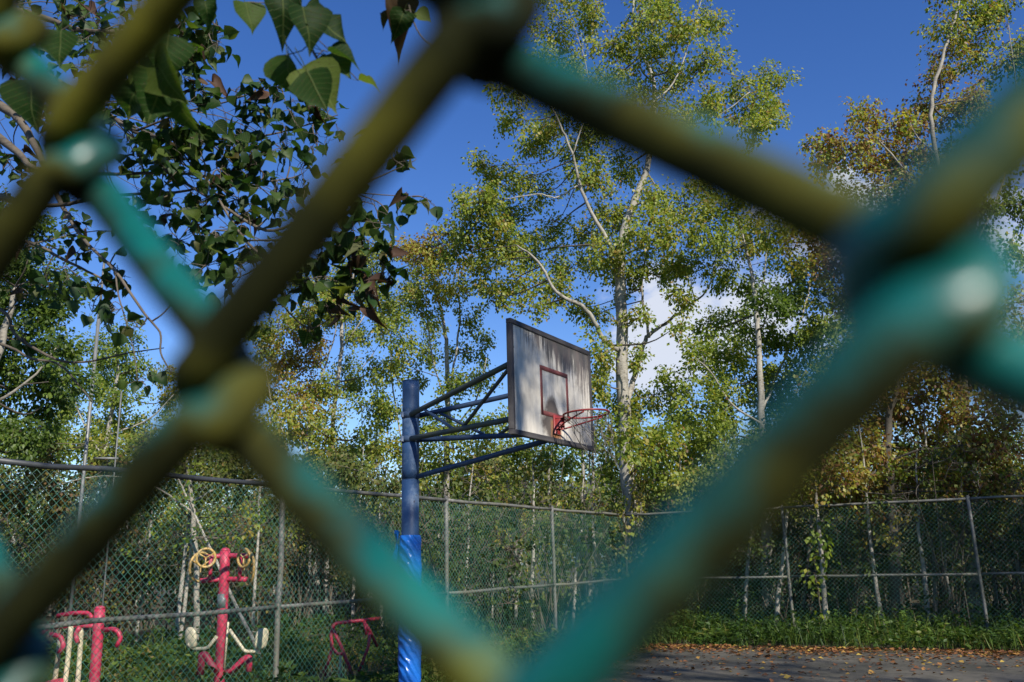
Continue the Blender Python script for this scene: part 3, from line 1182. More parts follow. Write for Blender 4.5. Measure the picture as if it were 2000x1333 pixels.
# the tall white-barked tree behind the fence corner
main_clumps = [(1090, 60, 60), (1160, 30, 55), (1055, 115, 45), (1110, 125, 50), (1250, 40, 55), (1200, 85, 45), (1330, 50, 60), (1390, 40, 45), (1375, 125, 50), (1320, 165, 50),
               (1255, 110, 50), (1290, -30, 80), (1150, -70, 80), (1380, -70, 80), (1060, -30, 60), (1480, 190, 55), (1505, 165, 45), (1455, 250, 45), (1400, 215, 45), (1500, 225, 40),
               (1250, 180, 45), (1180, 170, 45), (1440, 180, 35), (1345, 230, 45), (1290, 235, 45),
               (985, 175, 45), (1000, 235, 40), (1045, 275, 50), (1095, 235, 50), (1145, 265, 45), (1075, 180, 40), (1150, 200, 40), (940, 325, 30), (985, 355, 55), (945, 400, 50), (1005, 425, 55),
               (1055, 375, 50), (1125, 305, 45), (1165, 345, 55), (1225, 330, 45), (1190, 420, 50), (1065, 465, 55), (985, 480, 55), (920, 440, 50), (905, 395, 30), (955, 525, 50), (1010, 555, 45),
               (1290, 385, 45), (1350, 400, 50), (1370, 360, 35), (1250, 450, 50), (1320, 460, 50), (1385, 440, 45), (1185, 500, 55), (1245, 520, 50), (1300, 530, 45), (1350, 520, 50), (1105, 530, 50), (1135, 600, 35),
               (1040, 600, 35), (1150, 455, 45), (1210, 560, 40), (1330, 585, 35), (1250, 620, 30), (1180, 690, 38), (1165, 620, 30), (1235, 800, 55), (1170, 745, 40), (1285, 770, 45), (1330, 815, 50), (1230, 865, 45), (1185, 905, 40), (1150, 830, 35),
               (1290, 880, 50), (1275, 930, 45), (1245, 700, 28), (1320, 640, 22), (890, 500, 35), (1080, 560, 40), (1020, 500, 45), (960, 575, 35), (1190, 230, 35)]
px_tree('white_barked_tree', 'tallest white-barked tree with sparse green crown rising behind the backboard', 'tree', 20.6,
        [(1244, 1110, 42), (1238, 1000, 36), (1226, 930, 32), (1216, 760, 27), (1215, 640, 25), (1211, 550, 24), (1212, 490, 22), (1226, 430, 19), (1245, 380, 16), (1268, 310, 13), (1277, 220, 11), (1275, 150, 9), (1250, 100, 8), (1238, 40, 6), (1240, -60, 4)],
        [[(1212, 510, 17), (1178, 455, 14, -.3), (1150, 405, 12, -.5), (1132, 360, 11, -.6), (1118, 300, 8, -.8), (1095, 245, 7, -.9), (1070, 195, 5, -1), (1050, 130, 3, -1)],
         [(1216, 690, 19), (1180, 665, 16, -.5), (1155, 620, 15, -.9), (1130, 595, 13, -1.2), (1085, 570, 10, -1.5), (1050, 510, 8, -1.7), (1010, 480, 5, -2)],
         [(1222, 790, 20), (1240, 735, 18, .4), (1255, 680, 16, .8), (1268, 655, 14, .9), (1310, 625, 10, 1), (1350, 595, 8, 1.1), (1385, 560, 5, 1.2), (1400, 500, 3, 1.2)],
         [(1268, 660, 10, .9), (1256, 600, 9, .9), (1254, 540, 7, .9), (1270, 470, 5, .8)],
         [(1132, 360, 6, -.6), (1090, 385, 5, -.9), (1050, 380, 4, -1.2), (985, 390, 3, -1.4)],
         [(1262, 330, 7), (1290, 380, 5, .4), (1320, 420, 5, .6), (1370, 435, 4, .8), (1420, 410, 3, 1)],
         [(1276, 200, 7), (1310, 170, 6, .3), (1335, 120, 5, .5), (1350, 60, 4, .6), (1370, 0, 3, .6)],
         [(1276, 240, 5), (1370, 240, 4, -.3), (1420, 215, 4, -.5), (1465, 180, 3, -.6)],
         [(1120, 300, 5, -.8), (1150, 190, 4, -.4), (1140, 110, 3, -.3), (1120, 50, 2, -.3)]],
        main_clumps, size=.090, dens=1.25, seed=21, depth=1.3, tint=.48, spread=.16, twigs=9)

# green tree with reddish tops to the right of it
rt = [(1400, 470, 50, .45), (1440, 430, 50, .55), (1450, 480, 45, .6), (1500, 450, 45, .5), (1530, 470, 45, .62), (1420, 530, 50, .4), (1480, 560, 40, .3), (1545, 520, 50, .5), (1600, 470, 50, .75), (1640, 520, 55, .8), (1590, 530, 40, .6),
      (1660, 600, 55, .82), (1690, 540, 45, .8), (1540, 590, 45, .2), (1580, 590, 50, .15), (1620, 640, 45, .4), (1500, 610, 45, .18), (1440, 620, 45, .35), (1395, 640, 45, .45), (1370, 690, 40, .45), (1430, 690, 50, .42), (1480, 660, 50, .40),
      (1520, 680, 50, .38), (1570, 660, 45, .35), (1610, 700, 45, .55), (1650, 680, 45, .7), (1350, 745, 45, .42), (1400, 740, 50, .42), (1460, 740, 55, .44), (1520, 740, 55, .42), (1580, 740, 50, .42), (1370, 800, 50, .44), (1430, 810, 55, .42), (1490, 800, 55, .42), (1550, 800, 50, .4),
      (1390, 860, 50, .42), (1450, 870, 55, .4), (1510, 860, 50, .4), (1350, 890, 45, .45), (1340, 950, 45, .5), (1400, 930, 50, .45), (1460, 940, 45, .4), (1700, 640, 45, .82), (1720, 580, 40, .8), (1640, 740, 50, .5), (1700, 720, 50, .6), (1590, 780, 50, .42), (1540, 840, 50, .4), (1570, 560, 45, .3), (1640, 600, 50, .5), (1680, 660, 50, .7), (1560, 440, 35, .7), (1440, 380, 30, .4)]
px_tree('green_tree', 'broad bright green tree with reddish upper leaves right of the tallest tree', 'tree', 19.6,
        [(1500, 1150, 26), (1495, 980, 20), (1488, 800, 15), (1482, 680, 12), (1476, 600, 10), (1470, 540, 8), (1455, 480, 5), (1440, 420, 3)],
        [[(1480, 640, 7), (1490, 560, 6, .2), (1496, 500, 4, .3), (1505, 440, 3, .3)], [(1490, 800, 9), (1520, 730, 8, .4), (1550, 660, 7, .6), (1575, 590, 6, .8), (1590, 520, 4, 1), (1620, 470, 3, 1)],
         [(1490, 830, 8), (1430, 790, 6, -.4), (1390, 730, 5, -.6), (1360, 700, 3, -.8)], [(1550, 660, 5, .6), (1600, 690, 4, .4), (1650, 640, 4, .2), (1690, 570, 3, 0)]],
        rt, size=.085, dens=1.1, seed=5, depth=.9, spread=.11, twigs=8)

# rust coloured trees on the right
ru = [(1690, 260, 50), (1650, 290, 45), (1720, 300, 50), (1620, 300, 35), (1760, 320, 50), (1690, 330, 45), (1750, 250, 40), (1680, 220, 30), (1790, 250, 35), (1810, 200, 40), (1830, 150, 45, .75), (1860, 110, 45, .68), (1850, 50, 45, .5), (1890, 20, 50, .45), (1930, 60, 50, .5),
      (1960, 0, 50, .4), (1900, 120, 40, .5), (1880, -50, 60, .5), (1580, 280, 22), (1820, 300, 45), (1780, 380, 50), (1720, 390, 50), (1850, 370, 55), (1860, 230, 50), (1920, 200, 50), (1650, 380, 35), (1970, 120, 60, .5), (1600, 330, 30), (1800, 450, 60), (1740, 470, 55), (1700, 500, 45), (1680, 440, 35),
      (1900, 300, 60, .35), (1960, 300, 60, .25), (1990, 400, 60, .2), (1930, 390, 55, .25), (1900, 470, 55, .3), (1970, 500, 50, .4), (1850, 560, 60, .7), (1790, 560, 60, .75), (1960, 620, 50, .7), (1900, 620, 60, .7), (1990, 680, 55, .75)]
px_tree('maple_tree', 'rust brown leaved tree reaching to the top right corner', 'tree', 18.2,
        [(1905, 1190, 30), (1895, 950, 26), (1880, 760, 22), (1865, 560, 18), (1850, 400, 14), (1825, 280, 10), (1820, 190, 9), (1845, 100, 7), (1870, 20, 5), (1880, -60, 3)],
        [[(1855, 420, 9), (1800, 370, 7, -.3), (1740, 300, 6, -.5), (1690, 250, 4, -.6)], [(1825, 300, 5), (1790, 265, 4, .3), (1770, 220, 3, .4)], [(1865, 560, 10), (1920, 450, 8, .4), (1960, 350, 6, .6), (1985, 200, 4, .7), (1970, 50, 3, .7)], [(1870, 620, 8), (1800, 560, 6, -.3), (1740, 480, 4, -.5)]],
        ru, size=.088, dens=1.25, seed=9, depth=1.0, tint=.70, spread=.22, twigs=8, bark='bark_grey')
lo = [(1620, 760, 45, .5), (1680, 790, 50, .7), (1740, 760, 50, .75), (1800, 740, 50, .7), (1860, 690, 50, .75), (1600, 830, 45, .5), (1560, 900, 45, .5), (1620, 880, 45, .62), (1720, 820, 50, .75), (1840, 760, 50, .7), (1930, 840, 50, .75), (1780, 870, 50, .74), (1500, 960, 40, .5), (1550, 920, 40, .55), (1580, 960, 38, .6), (1630, 930, 45, .74), (1690, 955, 42, .74), (1640, 970, 30, .74), (1750, 910, 50, .74), (1760, 960, 40, .74), (1820, 870, 50, .74), (1890, 900, 55, .74), (1840, 950, 40, .74), (1960, 880, 60, .74), (1940, 960, 40, .74), (1800, 1010, 28, .74), (1700, 1010, 22, .74),
      (1990, 950, 50, .74), (1710, 870, 50, .7), (1660, 880, 40, .65), (1780, 810, 50, .74), (1860, 800, 55, .74), (1950, 790, 55, .74), (1900, 730, 55, .75), (1980, 730, 50, .75), (1880, 1010, 30, .74), (1930, 1040, 30, .7), (1680, 1060, 20, .7)]
px_tree('maple_tree', 'low rust brown tree with dark trunk hanging over the right fence rail', 'tree', 17.4,
        [(1752, 1240, 26), (1748, 1100, 24), (1738, 950, 22), (1732, 880, 18), (1740, 800, 13), (1770, 700, 8)],
        [[(1736, 900, 8), (1680, 940, 6, -.4), (1630, 950, 4, -.7)], [(1736, 900, 8), (1800, 880, 7, -.3), (1880, 870, 5, -.6), (1960, 860, 4, -.8)], [(1740, 960, 5), (1820, 960, 4, -.6), (1900, 960, 3, -.9)]],
        lo, size=.085, dens=1.2, seed=19, depth=.7, tint=.74, spread=.20, bark='bark_dark', twigs=9)

# trees between the near canopy and the pole
lt = [(540, 660, 45, .62), (590, 650, 50, .72), (560, 720, 50, .7), (620, 700, 45, .72), (610, 600, 45, .5), (650, 560, 50, .48), (700, 530, 50, .45), (590, 540, 40, .45), (650, 620, 35, .6), (700, 590, 45, .5), (740, 560, 45, .45), (720, 500, 45, .45), (530, 750, 40, .6), (600, 760, 50, .7), (570, 800, 45, .6),
      (640, 750, 30, .5), (540, 840, 40, .55), (600, 850, 45, .6), (650, 830, 40, .5), (700, 660, 40, .48), (690, 740, 45, .45), (740, 640, 40, .5), (510, 690, 35, .5), (500, 640, 35, .4), (720, 800, 40, .42), (640, 900, 45, .55), (580, 910, 40, .6), (750, 720, 35, .5), (740, 860, 40, .5), (690, 880, 40, .55)]
px_tree('white_barked_tree', 'orange and green tree with leaning pale stems left of the blue pole', 'tree', 24.5,
        [(637, 1120, 11), (640, 950, 10), (653, 800, 9), (667, 680, 8), (669, 600, 7), (690, 540, 5), (700, 480, 3)],
        [[(605, 1120, 10), (600, 860, 9), (620, 770, 7), (640, 700, 6), (656, 645, 4), (660, 560, 3)], [(570, 1100, 10), (561, 900, 9), (548, 830, 7), (530, 785, 5), (515, 700, 3)], [(600, 860, 6), (650, 790, 5, .5), (690, 740, 4, .8), (730, 690, 3, 1)], [(667, 680, 5), (710, 620, 4, .3), (745, 560, 3, .5)]],
        lt, size=.085, dens=1.15, seed=33, depth=1.4, spread=.14, twigs=8)
ot = [(850, 480, 45, .72), (820, 510, 40, .66), (880, 510, 45, .66), (850, 550, 45, .58), (800, 560, 40, .5), (890, 570, 40, .5), (790, 490, 30, .7), (900, 470, 25, .7), (820, 610, 40, .5), (770, 600, 40, .45), (910, 620, 35, .42), (850, 640, 30, .45), (780, 660, 40, .45), (830, 690, 35, .45), (900, 690, 30, .45),
      (760, 720, 35, .5), (810, 740, 35, .45), (880, 760, 35, .42), (930, 740, 35, .4), (940, 680, 30, .42), (850, 830, 45, .45), (900, 860, 45, .45), (960, 830, 40, .4), (840, 910, 45, .48), (900, 930, 50, .5), (960, 910, 50, .45), (1010, 920, 45, .45), (1060, 930, 45, .5), (760, 800, 40, .45), (770, 880, 45, .5), (1000, 880, 35, .42), (1090, 900, 35, .4)]
px_tree('white_barked_tree', 'slim white-barked tree with orange top just right of the blue pole', 'tree', 22.5,
        [(872, 1180, 14), (873, 1000, 13), (872, 880, 12), (876, 780, 11), (873, 690, 9), (866, 630, 7), (850, 560, 5), (840, 490, 3)],
        [[(876, 770, 8), (892, 680, 7, .3), (898, 610, 6, .4), (896, 550, 4, .5), (890, 490, 3, .5)], [(874, 800, 6), (850, 720, 5, -.3), (836, 640, 4, -.4), (830, 540, 3, -.4)], [(868, 860, 6), (930, 780, 5, -.5), (950, 700, 3, -.8)], [(800, 1150, 7, .8), (788, 900, 6, .8), (765, 740, 5, .8), (764, 650, 4, .8)], [(1075, 1000, 10, .6), (1072, 930, 9, .6), (1078, 880, 6, .6)]],
        ot, size=.082, dens=1.05, seed=44, depth=1.4, spread=.14, twigs=8)
fl = [(200, 690, 45), (240, 670, 45), (220, 730, 45), (260, 720, 35), (190, 760, 45), (240, 780, 45), (210, 830, 50), (150, 800, 45), (160, 870, 50), (260, 840, 40, .5), (300, 870, 45, .55), (330, 830, 35, .5), (220, 880, 50, .5), (120, 870, 50, .45), (340, 780, 40, .6), (320, 730, 30, .6), (360, 880, 50, .6), (420, 870, 50, .5), (480, 860, 45, .45), (490, 780, 40, .4), (400, 800, 40, .5), (450, 920, 50, .5), (60, 880, 50, .45), (20, 860, 50, .45)]
px_tree('green_tree', 'distant rounded green tree behind the slim steel pole', 'tree', 27.0,
        [(205, 1100, 12), (205, 900, 10), (222, 780, 8), (230, 720, 6), (228, 660, 4)],
        [[(205, 900, 7), (160, 820, 5), (140, 760, 3)], [(212, 850, 6), (290, 820, 5), (340, 770, 3)], [(450, 1090, 9), (440, 900, 7), (430, 800, 4)]],
        fl, size=.09, dens=1.1, seed=51, depth=1.5, tint=.34, spread=.12)
dk = [(20, 500, 60), (70, 540, 60), (30, 600, 65), (100, 600, 55), (60, 660, 65), (10, 690, 60), (110, 680, 50), (70, 730, 60), (20, 770, 60), (90, 790, 50), (40, 840, 60), (-40, 560, 60), (-40, 680, 60), (-40, 800, 60), (120, 560, 40), (130, 740, 40), (80, 860, 40), (10, 430, 50), (60, 460, 50), (-50, 470, 60)]
px_tree('green_tree', 'dark green dense tree at the left edge beyond the fence', 'tree', 14.0,
        [(-60, 1150, 34), (-45, 900, 28), (-20, 750, 22), (10, 640, 14), (30, 560, 8)], [[(-30, 800, 12), (60, 740, 8), (110, 680, 4)], [(-20, 750, 10), (-40, 640, 7), (-30, 520, 4)]],
        dk, size=.075, dens=1.5, seed=61, depth=.8, tint=.16, spread=.12, bark='bark_grey', twigs=10)


bl = [(x_, y_, 42, t_) for x_, y_, t_ in ((-20, 930, .6), (30, 960, .7), (80, 930, .65), (130, 965, .7), (180, 940, .66), (240, 930, .6), (290, 955, .55), (340, 930, .5), (390, 950, .45), (440, 930, .5), (480, 960, .42), (60, 900, .5), (210, 900, .5), (320, 900, .5), (420, 900, .45), (20, 1000, .6), (110, 1005, .7),
                                        (560, 950, .5), (610, 930, .55), (660, 940, .5), (700, 920, .45), (745, 950, .45), (560, 1000, .4))]
px_tree('brown_tree', 'low brownish green tree spreading above the left fence rail behind the gym machines', 'tree', 15.6,
        [(385, 1190, 12), (380, 1050, 11), (372, 960, 9), (365, 900, 5)], [[(376, 1000, 7), (300, 950, 5, -.3), (200, 930, 4, -.5), (100, 950, 3, -.6), (0, 960, 2, -.6)], [(374, 980, 7), (460, 940, 5, .3), (560, 940, 4, .5), (660, 935, 3, .7), (740, 940, 2, .8)]],
        bl, size=.075, dens=.9, seed=71, depth=.6, spread=.16, mat='thicket', bark='bark_grey')

# ---- saplings with thin pale trunks seen through the mesh (pixel of the base, pixel of the top, width, depth)
sap = [(350, 1150, 368, 960, 9, 17), (362, 1150, 381, 960, 8, 17.5), (600, 1180, 604, 1085, 8, 24), (612, 1180, 615, 1085, 8, 24.3), (622, 1180, 620, 1085, 7, 24.6), (455, 1170, 400, 1050, 7, 15), (1040, 1230, 1042, 1080, 9, 22), (1010, 1210, 1020, 1060, 7, 23),
       (1350, 1230, 1340, 1080, 8, 20), (1365, 1235, 1358, 1100, 7, 20.5), (1455, 1225, 1460, 1080, 9, 18.5), (1608, 1240, 1600, 1090, 11, 17.6), (1728, 1235, 1697, 1040, 9, 17.2), (1812, 1240, 1800, 1050, 11, 17.3), (1830, 1240, 1820, 1090, 8, 17.8), (1862, 1240, 1850, 1140, 7, 17.5), (1998, 1120, 1970, 970, 9, 17.5), (1510, 1225, 1535, 1030, 10, 18.0),
       (1165, 1200, 1160, 1060, 8, 23), (960, 1200, 965, 1040, 8, 24), (1950, 1240, 1940, 1090, 7, 19.5), (1560, 1240, 1575, 1060, 7, 20), (500, 1160, 505, 1010, 7, 20), (270, 1160, 285, 1000, 7, 19), (690, 1190, 700, 1050, 7, 22), (745, 1190, 740, 1040, 7, 21), (905, 1210, 915, 1070, 7, 20.5), (1120, 1220, 1130, 1090, 7, 21)]
rng = np.random.default_rng(77)
for (bx, by, tx, ty, w, Y) in sap:
    b_ = at(bx, by, Y)
    t_ = at(tx, ty, Y)
    d = (t_ - b_) / max(t_[2] - b_[2], .1)
    base = b_ - d * b_[2]
    bays = ((420, 'left of the tall pink gym post'), (540, 'just right of the tall pink gym post'), (660, 'above the low red bench frame'), (790, 'just left of the blue pole'), (880, 'just right of the blue pole'), (1085, 'through the second fence bay right of the blue pole'), (1230, 'through the bay beside the tallest tree'),
            (1400, 'behind the broad blurred green wire'), (1545, 'left of the first leaning post of the far fence'), (1660, 'just right of the first leaning far post'), (1760, 'centre left of the wide right bay'), (1845, 'in the middle of the wide right bay'), (1920, 'just left of the last leaning post'), (2100, 'right of the last leaning post'))
    bay = next(b for x_, b in bays if bx < x_)
    look = 'sturdier pale' if w >= 10 else 'pale mottled' if w >= 9 else 'slim pale' if w >= 8 else 'very thin pale'
    root = thing('sapling', look + ' sapling trunk seen ' + bay, 'sapling', base, 0, 'pale saplings behind the fence')
    H = 3.4 + rng.uniform(0, 1.6)
    zz = np.linspace(-.1, H, 10)
    P = d * zz[:, None] + np.cumsum(rng.normal(0, .022, (10, 3)), 0)
    mb = MB()
    mb.tube(P, np.linspace(w * px_m(Y) / 2 * 1.1, .012, 10), 8)
    mb.build('trunk', M['bark_pale'], root)
    lf, tw = MB(), MB()
    for k in range(9):
        zc = rng.uniform(.45, 1.05) * H
        i = min(9, int(zc / H * 9))
        c = P[i] + np.array((rng.normal(0, .55), rng.normal(0, .4), rng.uniform(0, .5)))
        fill_clump(rng, lf, tw, c, rng.uniform(.3, .5), 60, .08, rng.choice([.3, .42, .5, .65]), .12, P[i], .012, 6)
    tw.build('twigs', M['twig'], root, kind='stuff')
    lf.build('crown', M['leaf'], root, smooth=False, kind='stuff')

def vine(label, pts, Y, seed, mat='leaf', tint=.4, cnt=26, r=.16):
    rng = np.random.default_rng(seed)
    P = np.array([at(a, b, Y) for a, b in pts])
    base = P[0].copy()
    base[2] = 0
    root = thing('climbing_vine', label, 'vine', base)
    C = spline(np.vstack([P[:1] * (1, 1, 0), P]) - base, 6)
    C[1:] += rng.normal(0, .012, (len(C) - 1, 3))
    mb = MB()
    mb.tube(C, np.linspace(.012, .004, len(C)), 6)
    mb.build('stem', M['twig'], root)
    lf, tw = MB(), MB()
    for c in C[4::2]:
        fill_clump(rng, lf, tw, c + rng.normal(0, .08, 3), r * rng.uniform(.6, 1.2), cnt, .10, tint, .12, c, .003, 4, .85, 1.2)
    tw.build('twigs', M['twig'], root, kind='stuff')
    lf.build('leaves', M[mat], root, smooth=False, kind='stuff')


vine('green vine climbing the mesh just right of the first leaning post', [(1605, 1230), (1600, 1160), (1592, 1100), (1602, 1060), (1596, 1025)], 16.9, 5, cnt=14, r=.12)
vine('yellow leaved vine wrapped round the lower trunk of the tallest tree', [(1250, 1120), (1232, 1060), (1252, 1010), (1236, 975), (1248, 940), (1240, 900)], 20.2, 6, 'leaf', .6, 26, .26)
vine('vine over the fence top at the corner post', [(1226, 1130), (1222, 1060), (1224, 1010), (1205, 998), (1170, 1000)], 18.5, 7, 'leaf', .62, 10, .14)

# ---- shrubs that fill the understorey behind the fences
def make_shrub(seed, h, w, tint, bare):
    rng = np.random.default_rng(seed)
    root = thing('shrub', 'x', 'shrub')
    lf, tw = MB(), MB()
    for k in range(int(9 * (1 + bare))):
        a_ = rng.uniform(0, 6.28)
        e = np.array((math.cos(a_) * w * rng.uniform(.2, .6), math.sin(a_) * w * rng.uniform(.2, .6), h * rng.uniform(.6, 1.05)))
        m = e * (.35, .35, .55) + rng.normal(0, .08, 3)
        s0 = rng.normal(0, .1, 3) * (1, 1, 0)
        tw.tube(spline([s0, m, e], 4), np.linspace(.018, .005, 9), 5, cap=False)
        for q in range(5):
            f_ = rng.uniform(.3, 1)
            p = s0 * (1 - f_) ** 2 + 2 * m * f_ * (1 - f_) + e * f_ * f_
            fill_clump(rng, lf, tw, p + rng.normal(0, .22, 3), rng.uniform(.22, .42), int(40 / (1 + bare)), .075, tint + rng.normal(0, .06), .13, p, .006, 6)
    tw.build('branches', M['twig'], root, kind='stuff')
    lf.build('foliage', M['thicket'], root, smooth=False, kind='stuff')
    return root


protos = [make_shrub(100 + i, h, w, t, b_) for i, (h, w, t, b_) in enumerate([(2.6, 2.4, .30, 0), (3.2, 2.2, .40, .3), (2.2, 2.6, .18, 0), (2.9, 2.4, .52, .5), (3.4, 2.6, .24, .2), (2.4, 2.2, .72, .6)])]
used = [False] * 6
rng = np.random.default_rng(5)
spots = []
nrm_l, nrm_r = -NL, -NR
for row, (off, n_) in enumerate(((1.5, 9), (3.4, 11), (6.0, 12), (9.5, 12), (14, 12))):
    for i in range(n_):
        f_ = (i + rng.uniform(.1, .9)) / n_
        if row == 0 and f_ < .45:
            continue
        p = CORNER - UL * (1 - f_) * 16 + nrm_l * (off + rng.uniform(-.6, .6)) + UL * off * .7
        spots.append((p, row))
    for i in range(n_):
        f_ = (i + rng.uniform(.1, .9)) / n_
        p = CORNER + UR * (f_ * 13 - .5) + nrm_r * (off + rng.uniform(-.5, .5)) - UR * off * .3
        spots.append((p, row))
for p, row in spots:
    if p[0] < -1.2 and p[1] < 15.5 and p[0] > -7.5:
        continue
    if p[0] < 1.6 and row < 3 and rng.uniform() < .45:
        continue
    k = int(rng.choice(6, p=[.2, .22, .2, .14, .14, .1]))
    sc_ = rng.uniform(.75, 1.15) * (1 + .09 * row)
    where = 'behind the grey-railed left fence' if (p - CORNER) @ (UR + UL) < -.6 * abs(p[1] - 20) or p[0] < 2.2 else 'behind the leaning posts of the far fence'
    look = ('mid green shrub', 'tall yellow-green shrub', 'low dark-green shrub', 'thin olive shrub', 'tall dark-green shrub', 'orange-brown shrub')[k]
    deep = ('close', 'close', 'near', 'well', 'far')[row]
    left_ = 'left fence' in where
    if p[0] < -2.5:
        spot = 'beyond the gym machines'
    elif p[0] < 0.4:
        spot = 'beyond the blue pole'
    elif p[0] < 3.2:
        spot = 'by the tallest tree'
    elif p[0] < 6.4:
        spot = 'by the first leaning post'
    elif p[0] < 9.5:
        spot = 'by the last leaning post'
    else:
        spot = 'past the last leaning post'
    lab, gr = look + ' ' + deep + ' behind the ' + ('left' if left_ else 'far') + ' fence ' + spot, 'shrubs of the thicket'
    if used[k]:
        dup(protos[k], (p[0], p[1], -.05), rng.uniform(0, 6.28), sc_, lab, gr)
    else:
        o = protos[k]
        used[k] = True
        o.location = (p[0], p[1], -.05)
        o['label'], o['group'] = lab, gr
        o.scale = (sc_,) * 3

# ---- far wood behind everything: reads as one mass
rng = np.random.default_rng(15)
lf, tw = MB(), MB()
for i in range(270):
    x = rng.uniform(-38, 34)
    y = rng.uniform(28, 52)
    h = rng.uniform(3.8, 6.8) * (1 if abs(x + 2) > 4 else .9)
    tw.tube([(x, y, 0), (x + rng.normal(0, .3), y, h * .5), (x + rng.normal(0, .5), y, h)], [.09, .07, .02], 6, cap=False)
    tn = rng.choice([.2, .35, .45, .6, .75])
    for k in range(9):
        c = np.array((x + rng.normal(0, 1.0), y + rng.normal(0, .8), h * rng.uniform(.25, 1.05)))
        fill_clump(rng, lf, tw, c, rng.uniform(.75, 1.2), 90, .15, tn + rng.normal(0, .05), .1, None, .01, 4)
w_ = tw.build('far_wood_trunks', M['bark_pale'], kind='stuff')
w_['label'] = 'far wood'
del w_['label']
lf.build('far_wood', M['leaf'], smooth=False, kind='stuff')


# ------------------------------------------------------------------ weeds, grass, ferns, fallen leaves
def along(p0, u, n0, length, width, count, rng, off=0.0):
    a_ = rng.uniform(0, length, count)
    b_ = rng.uniform(-.5, .5, count) * width + off
    return p0[None] + u[None] * a_[:, None] + n0[None] * b_[:, None]


def weeds(name, xy, rng, h, size, tint):
    lf = MB()
    n = len(xy)
    per = 9
    hh = h * rng.uniform(.4, 1.1, n)
    cl = .5 + .5 * np.sin(xy[:, 0] * 2.1 + 1) * np.sin(xy[:, 1] * 1.7 + xy[:, 0])
    hh *= .30 + 1.0 * cl
    patch = .16 * np.sin(xy[:, 0] * 1.3 + 2) * np.sin(xy[:, 1] * .9 + xy[:, 0] * .6)
    lean = rng.normal(0, .18, (n, 2))
    f_ = rng.uniform(.2, 1, (n, per))
    pos = np.stack([xy[:, 0:1] + lean[:, 0:1] * f_ * hh[:, None], xy[:, 1:2] + lean[:, 1:2] * f_ * hh[:, None], f_ * hh[:, None]], -1).reshape(-1, 3)
    an = rng.uniform(0, 6.28, n * per)
    tip = np.stack([np.cos(an), np.sin(an), rng.uniform(-.4, .9, n * per)], -1)
    nor = rng.normal(0, .4, (n * per, 3)) + (0, 0, 1)
    ln = size * rng.uniform(.6, 1.4, n * per)
    lf.leaves(pos, tip, nor, ln, ln * rng.uniform(.3, .6, n * per), np.clip(tint + np.repeat(rng.normal(0, .2, n) + patch, per) + rng.normal(0, .1, n * per), 0, 1), .15)
    # upright grass blades between them
    m = n * 4
    k = rng.integers(0, n, m)
    pos = np.stack([xy[k, 0] + rng.normal(0, .12, m), xy[k, 1] + rng.normal(0, .12, m), np.full(m, -.02)], -1)
    tip = np.stack([rng.normal(0, .35, m), rng.normal(0, .35, m), np.ones(m)], -1)
    lf.leaves(pos, tip, rng.normal(0, 1, (m, 3)), hh[k] * rng.uniform(.6, 1.2, m), .014, np.clip(tint + .15 + patch[k] + rng.normal(0, .25, m), 0, 1), .1)
    return lf.build(name, M['weed'], smooth=False, kind='stuff')


rng = np.random.default_rng(41)
weeds('weeds', along(CORNER - UR * .5, UR, NR, 17, 2.5, 2800, rng, 1.1), rng, .46, .09, .34)
weeds('weeds', along(CORNER - UL * 18, UL, NL, 18, 1.5, 1900, rng, .65), rng, .36, .09, .46)
xy = np.stack([rng.uniform(-8.5, .6, 3600), rng.uniform(8.6, 17, 3600)], -1)
side = (xy - CORNER) @ NL
xy = xy[side < -.15]
sector = (np.abs(xy[:, 0] / xy[:, 1] - bcx[0] / bcx[1]) < .042) & (xy[:, 1] < 12.6) & (rng.uniform(0, 1, len(xy)) < .85)
xy = xy[~sector]
xy = xy[(np.hypot(*(xy - bcx[:2] - (0, .3)).T) > .9) & (np.hypot(*(xy - bcx[:2] * .93).T) > .7)]
weeds('meadow_weeds', xy, rng, .28, .085, .62)
xy = along(CORNER - UL * 14, UL, NL, 27, 9, 1500, rng, -5)
weeds('thicket_floor_plants', xy, rng, .5, .13, .25)
xy = along(CORNER, UR, NR, 15, 5, 900, rng, -2.8)
weeds('thicket_floor_plants', xy, rng, .6, .13, .2)


def fern(root_xy, label, seed, n=9, L=.6):
    rng = np.random.default_rng(seed)
    root = thing('fern', label, 'fern', (root_xy[0], root_xy[1], 0))
    for k in range(n):
        a_ = k * 2.4 + rng.normal(0, .3)
        d = np.array((math.cos(a_), math.sin(a_), 0))
        ll = L * rng.uniform(.7, 1.1)
        t = np.linspace(0, 1, 16)[:, None]
        P = d * ll * t + np.array((0, 0, 1)) * ll * (1.1 * t - .75 * t ** 2)
        mb = MB()
        mb.tube(P, np.linspace(.005, .0015, 16), 4, cap=False, attr=.7)
        T = np.gradient(P, axis=0)
        T /= np.linalg.norm(T, axis=1)[:, None]
        S = np.cross(T, (0, 0, 1))
        S /= np.linalg.norm(S, axis=1)[:, None]
        for sg in (-1, 1):
            w = ll * .26 * np.sin(np.pi * (t[2:, 0] * .85 + .12))
            mb.leaves(P[2:], S[2:] * sg + T[2:] * .45, np.tile((0, 0, 1.), (14, 1)), w, w * .34, np.full(14, .75 + rng.normal(0, .1)), .1)
        mb.build('frond', M['weed'], root, smooth=False)


fern(at(728, 1300, 10.6)[:2], 'bright green fern behind the fence beside the blue pole', 3, 11, .62)
fern(at(705, 1330, 10.0)[:2], 'low fern with arching fronds below the red bench frame', 4, 8, .45)
fern(at(1395, 1240, 16.2)[:2], 'small fern at the fence foot right of the thick green wire', 6, 9, .5)
fern(at(1900, 1255, 14.6)[:2], 'small fern in weeds near the leaning right fence post', 7, 9, .45)

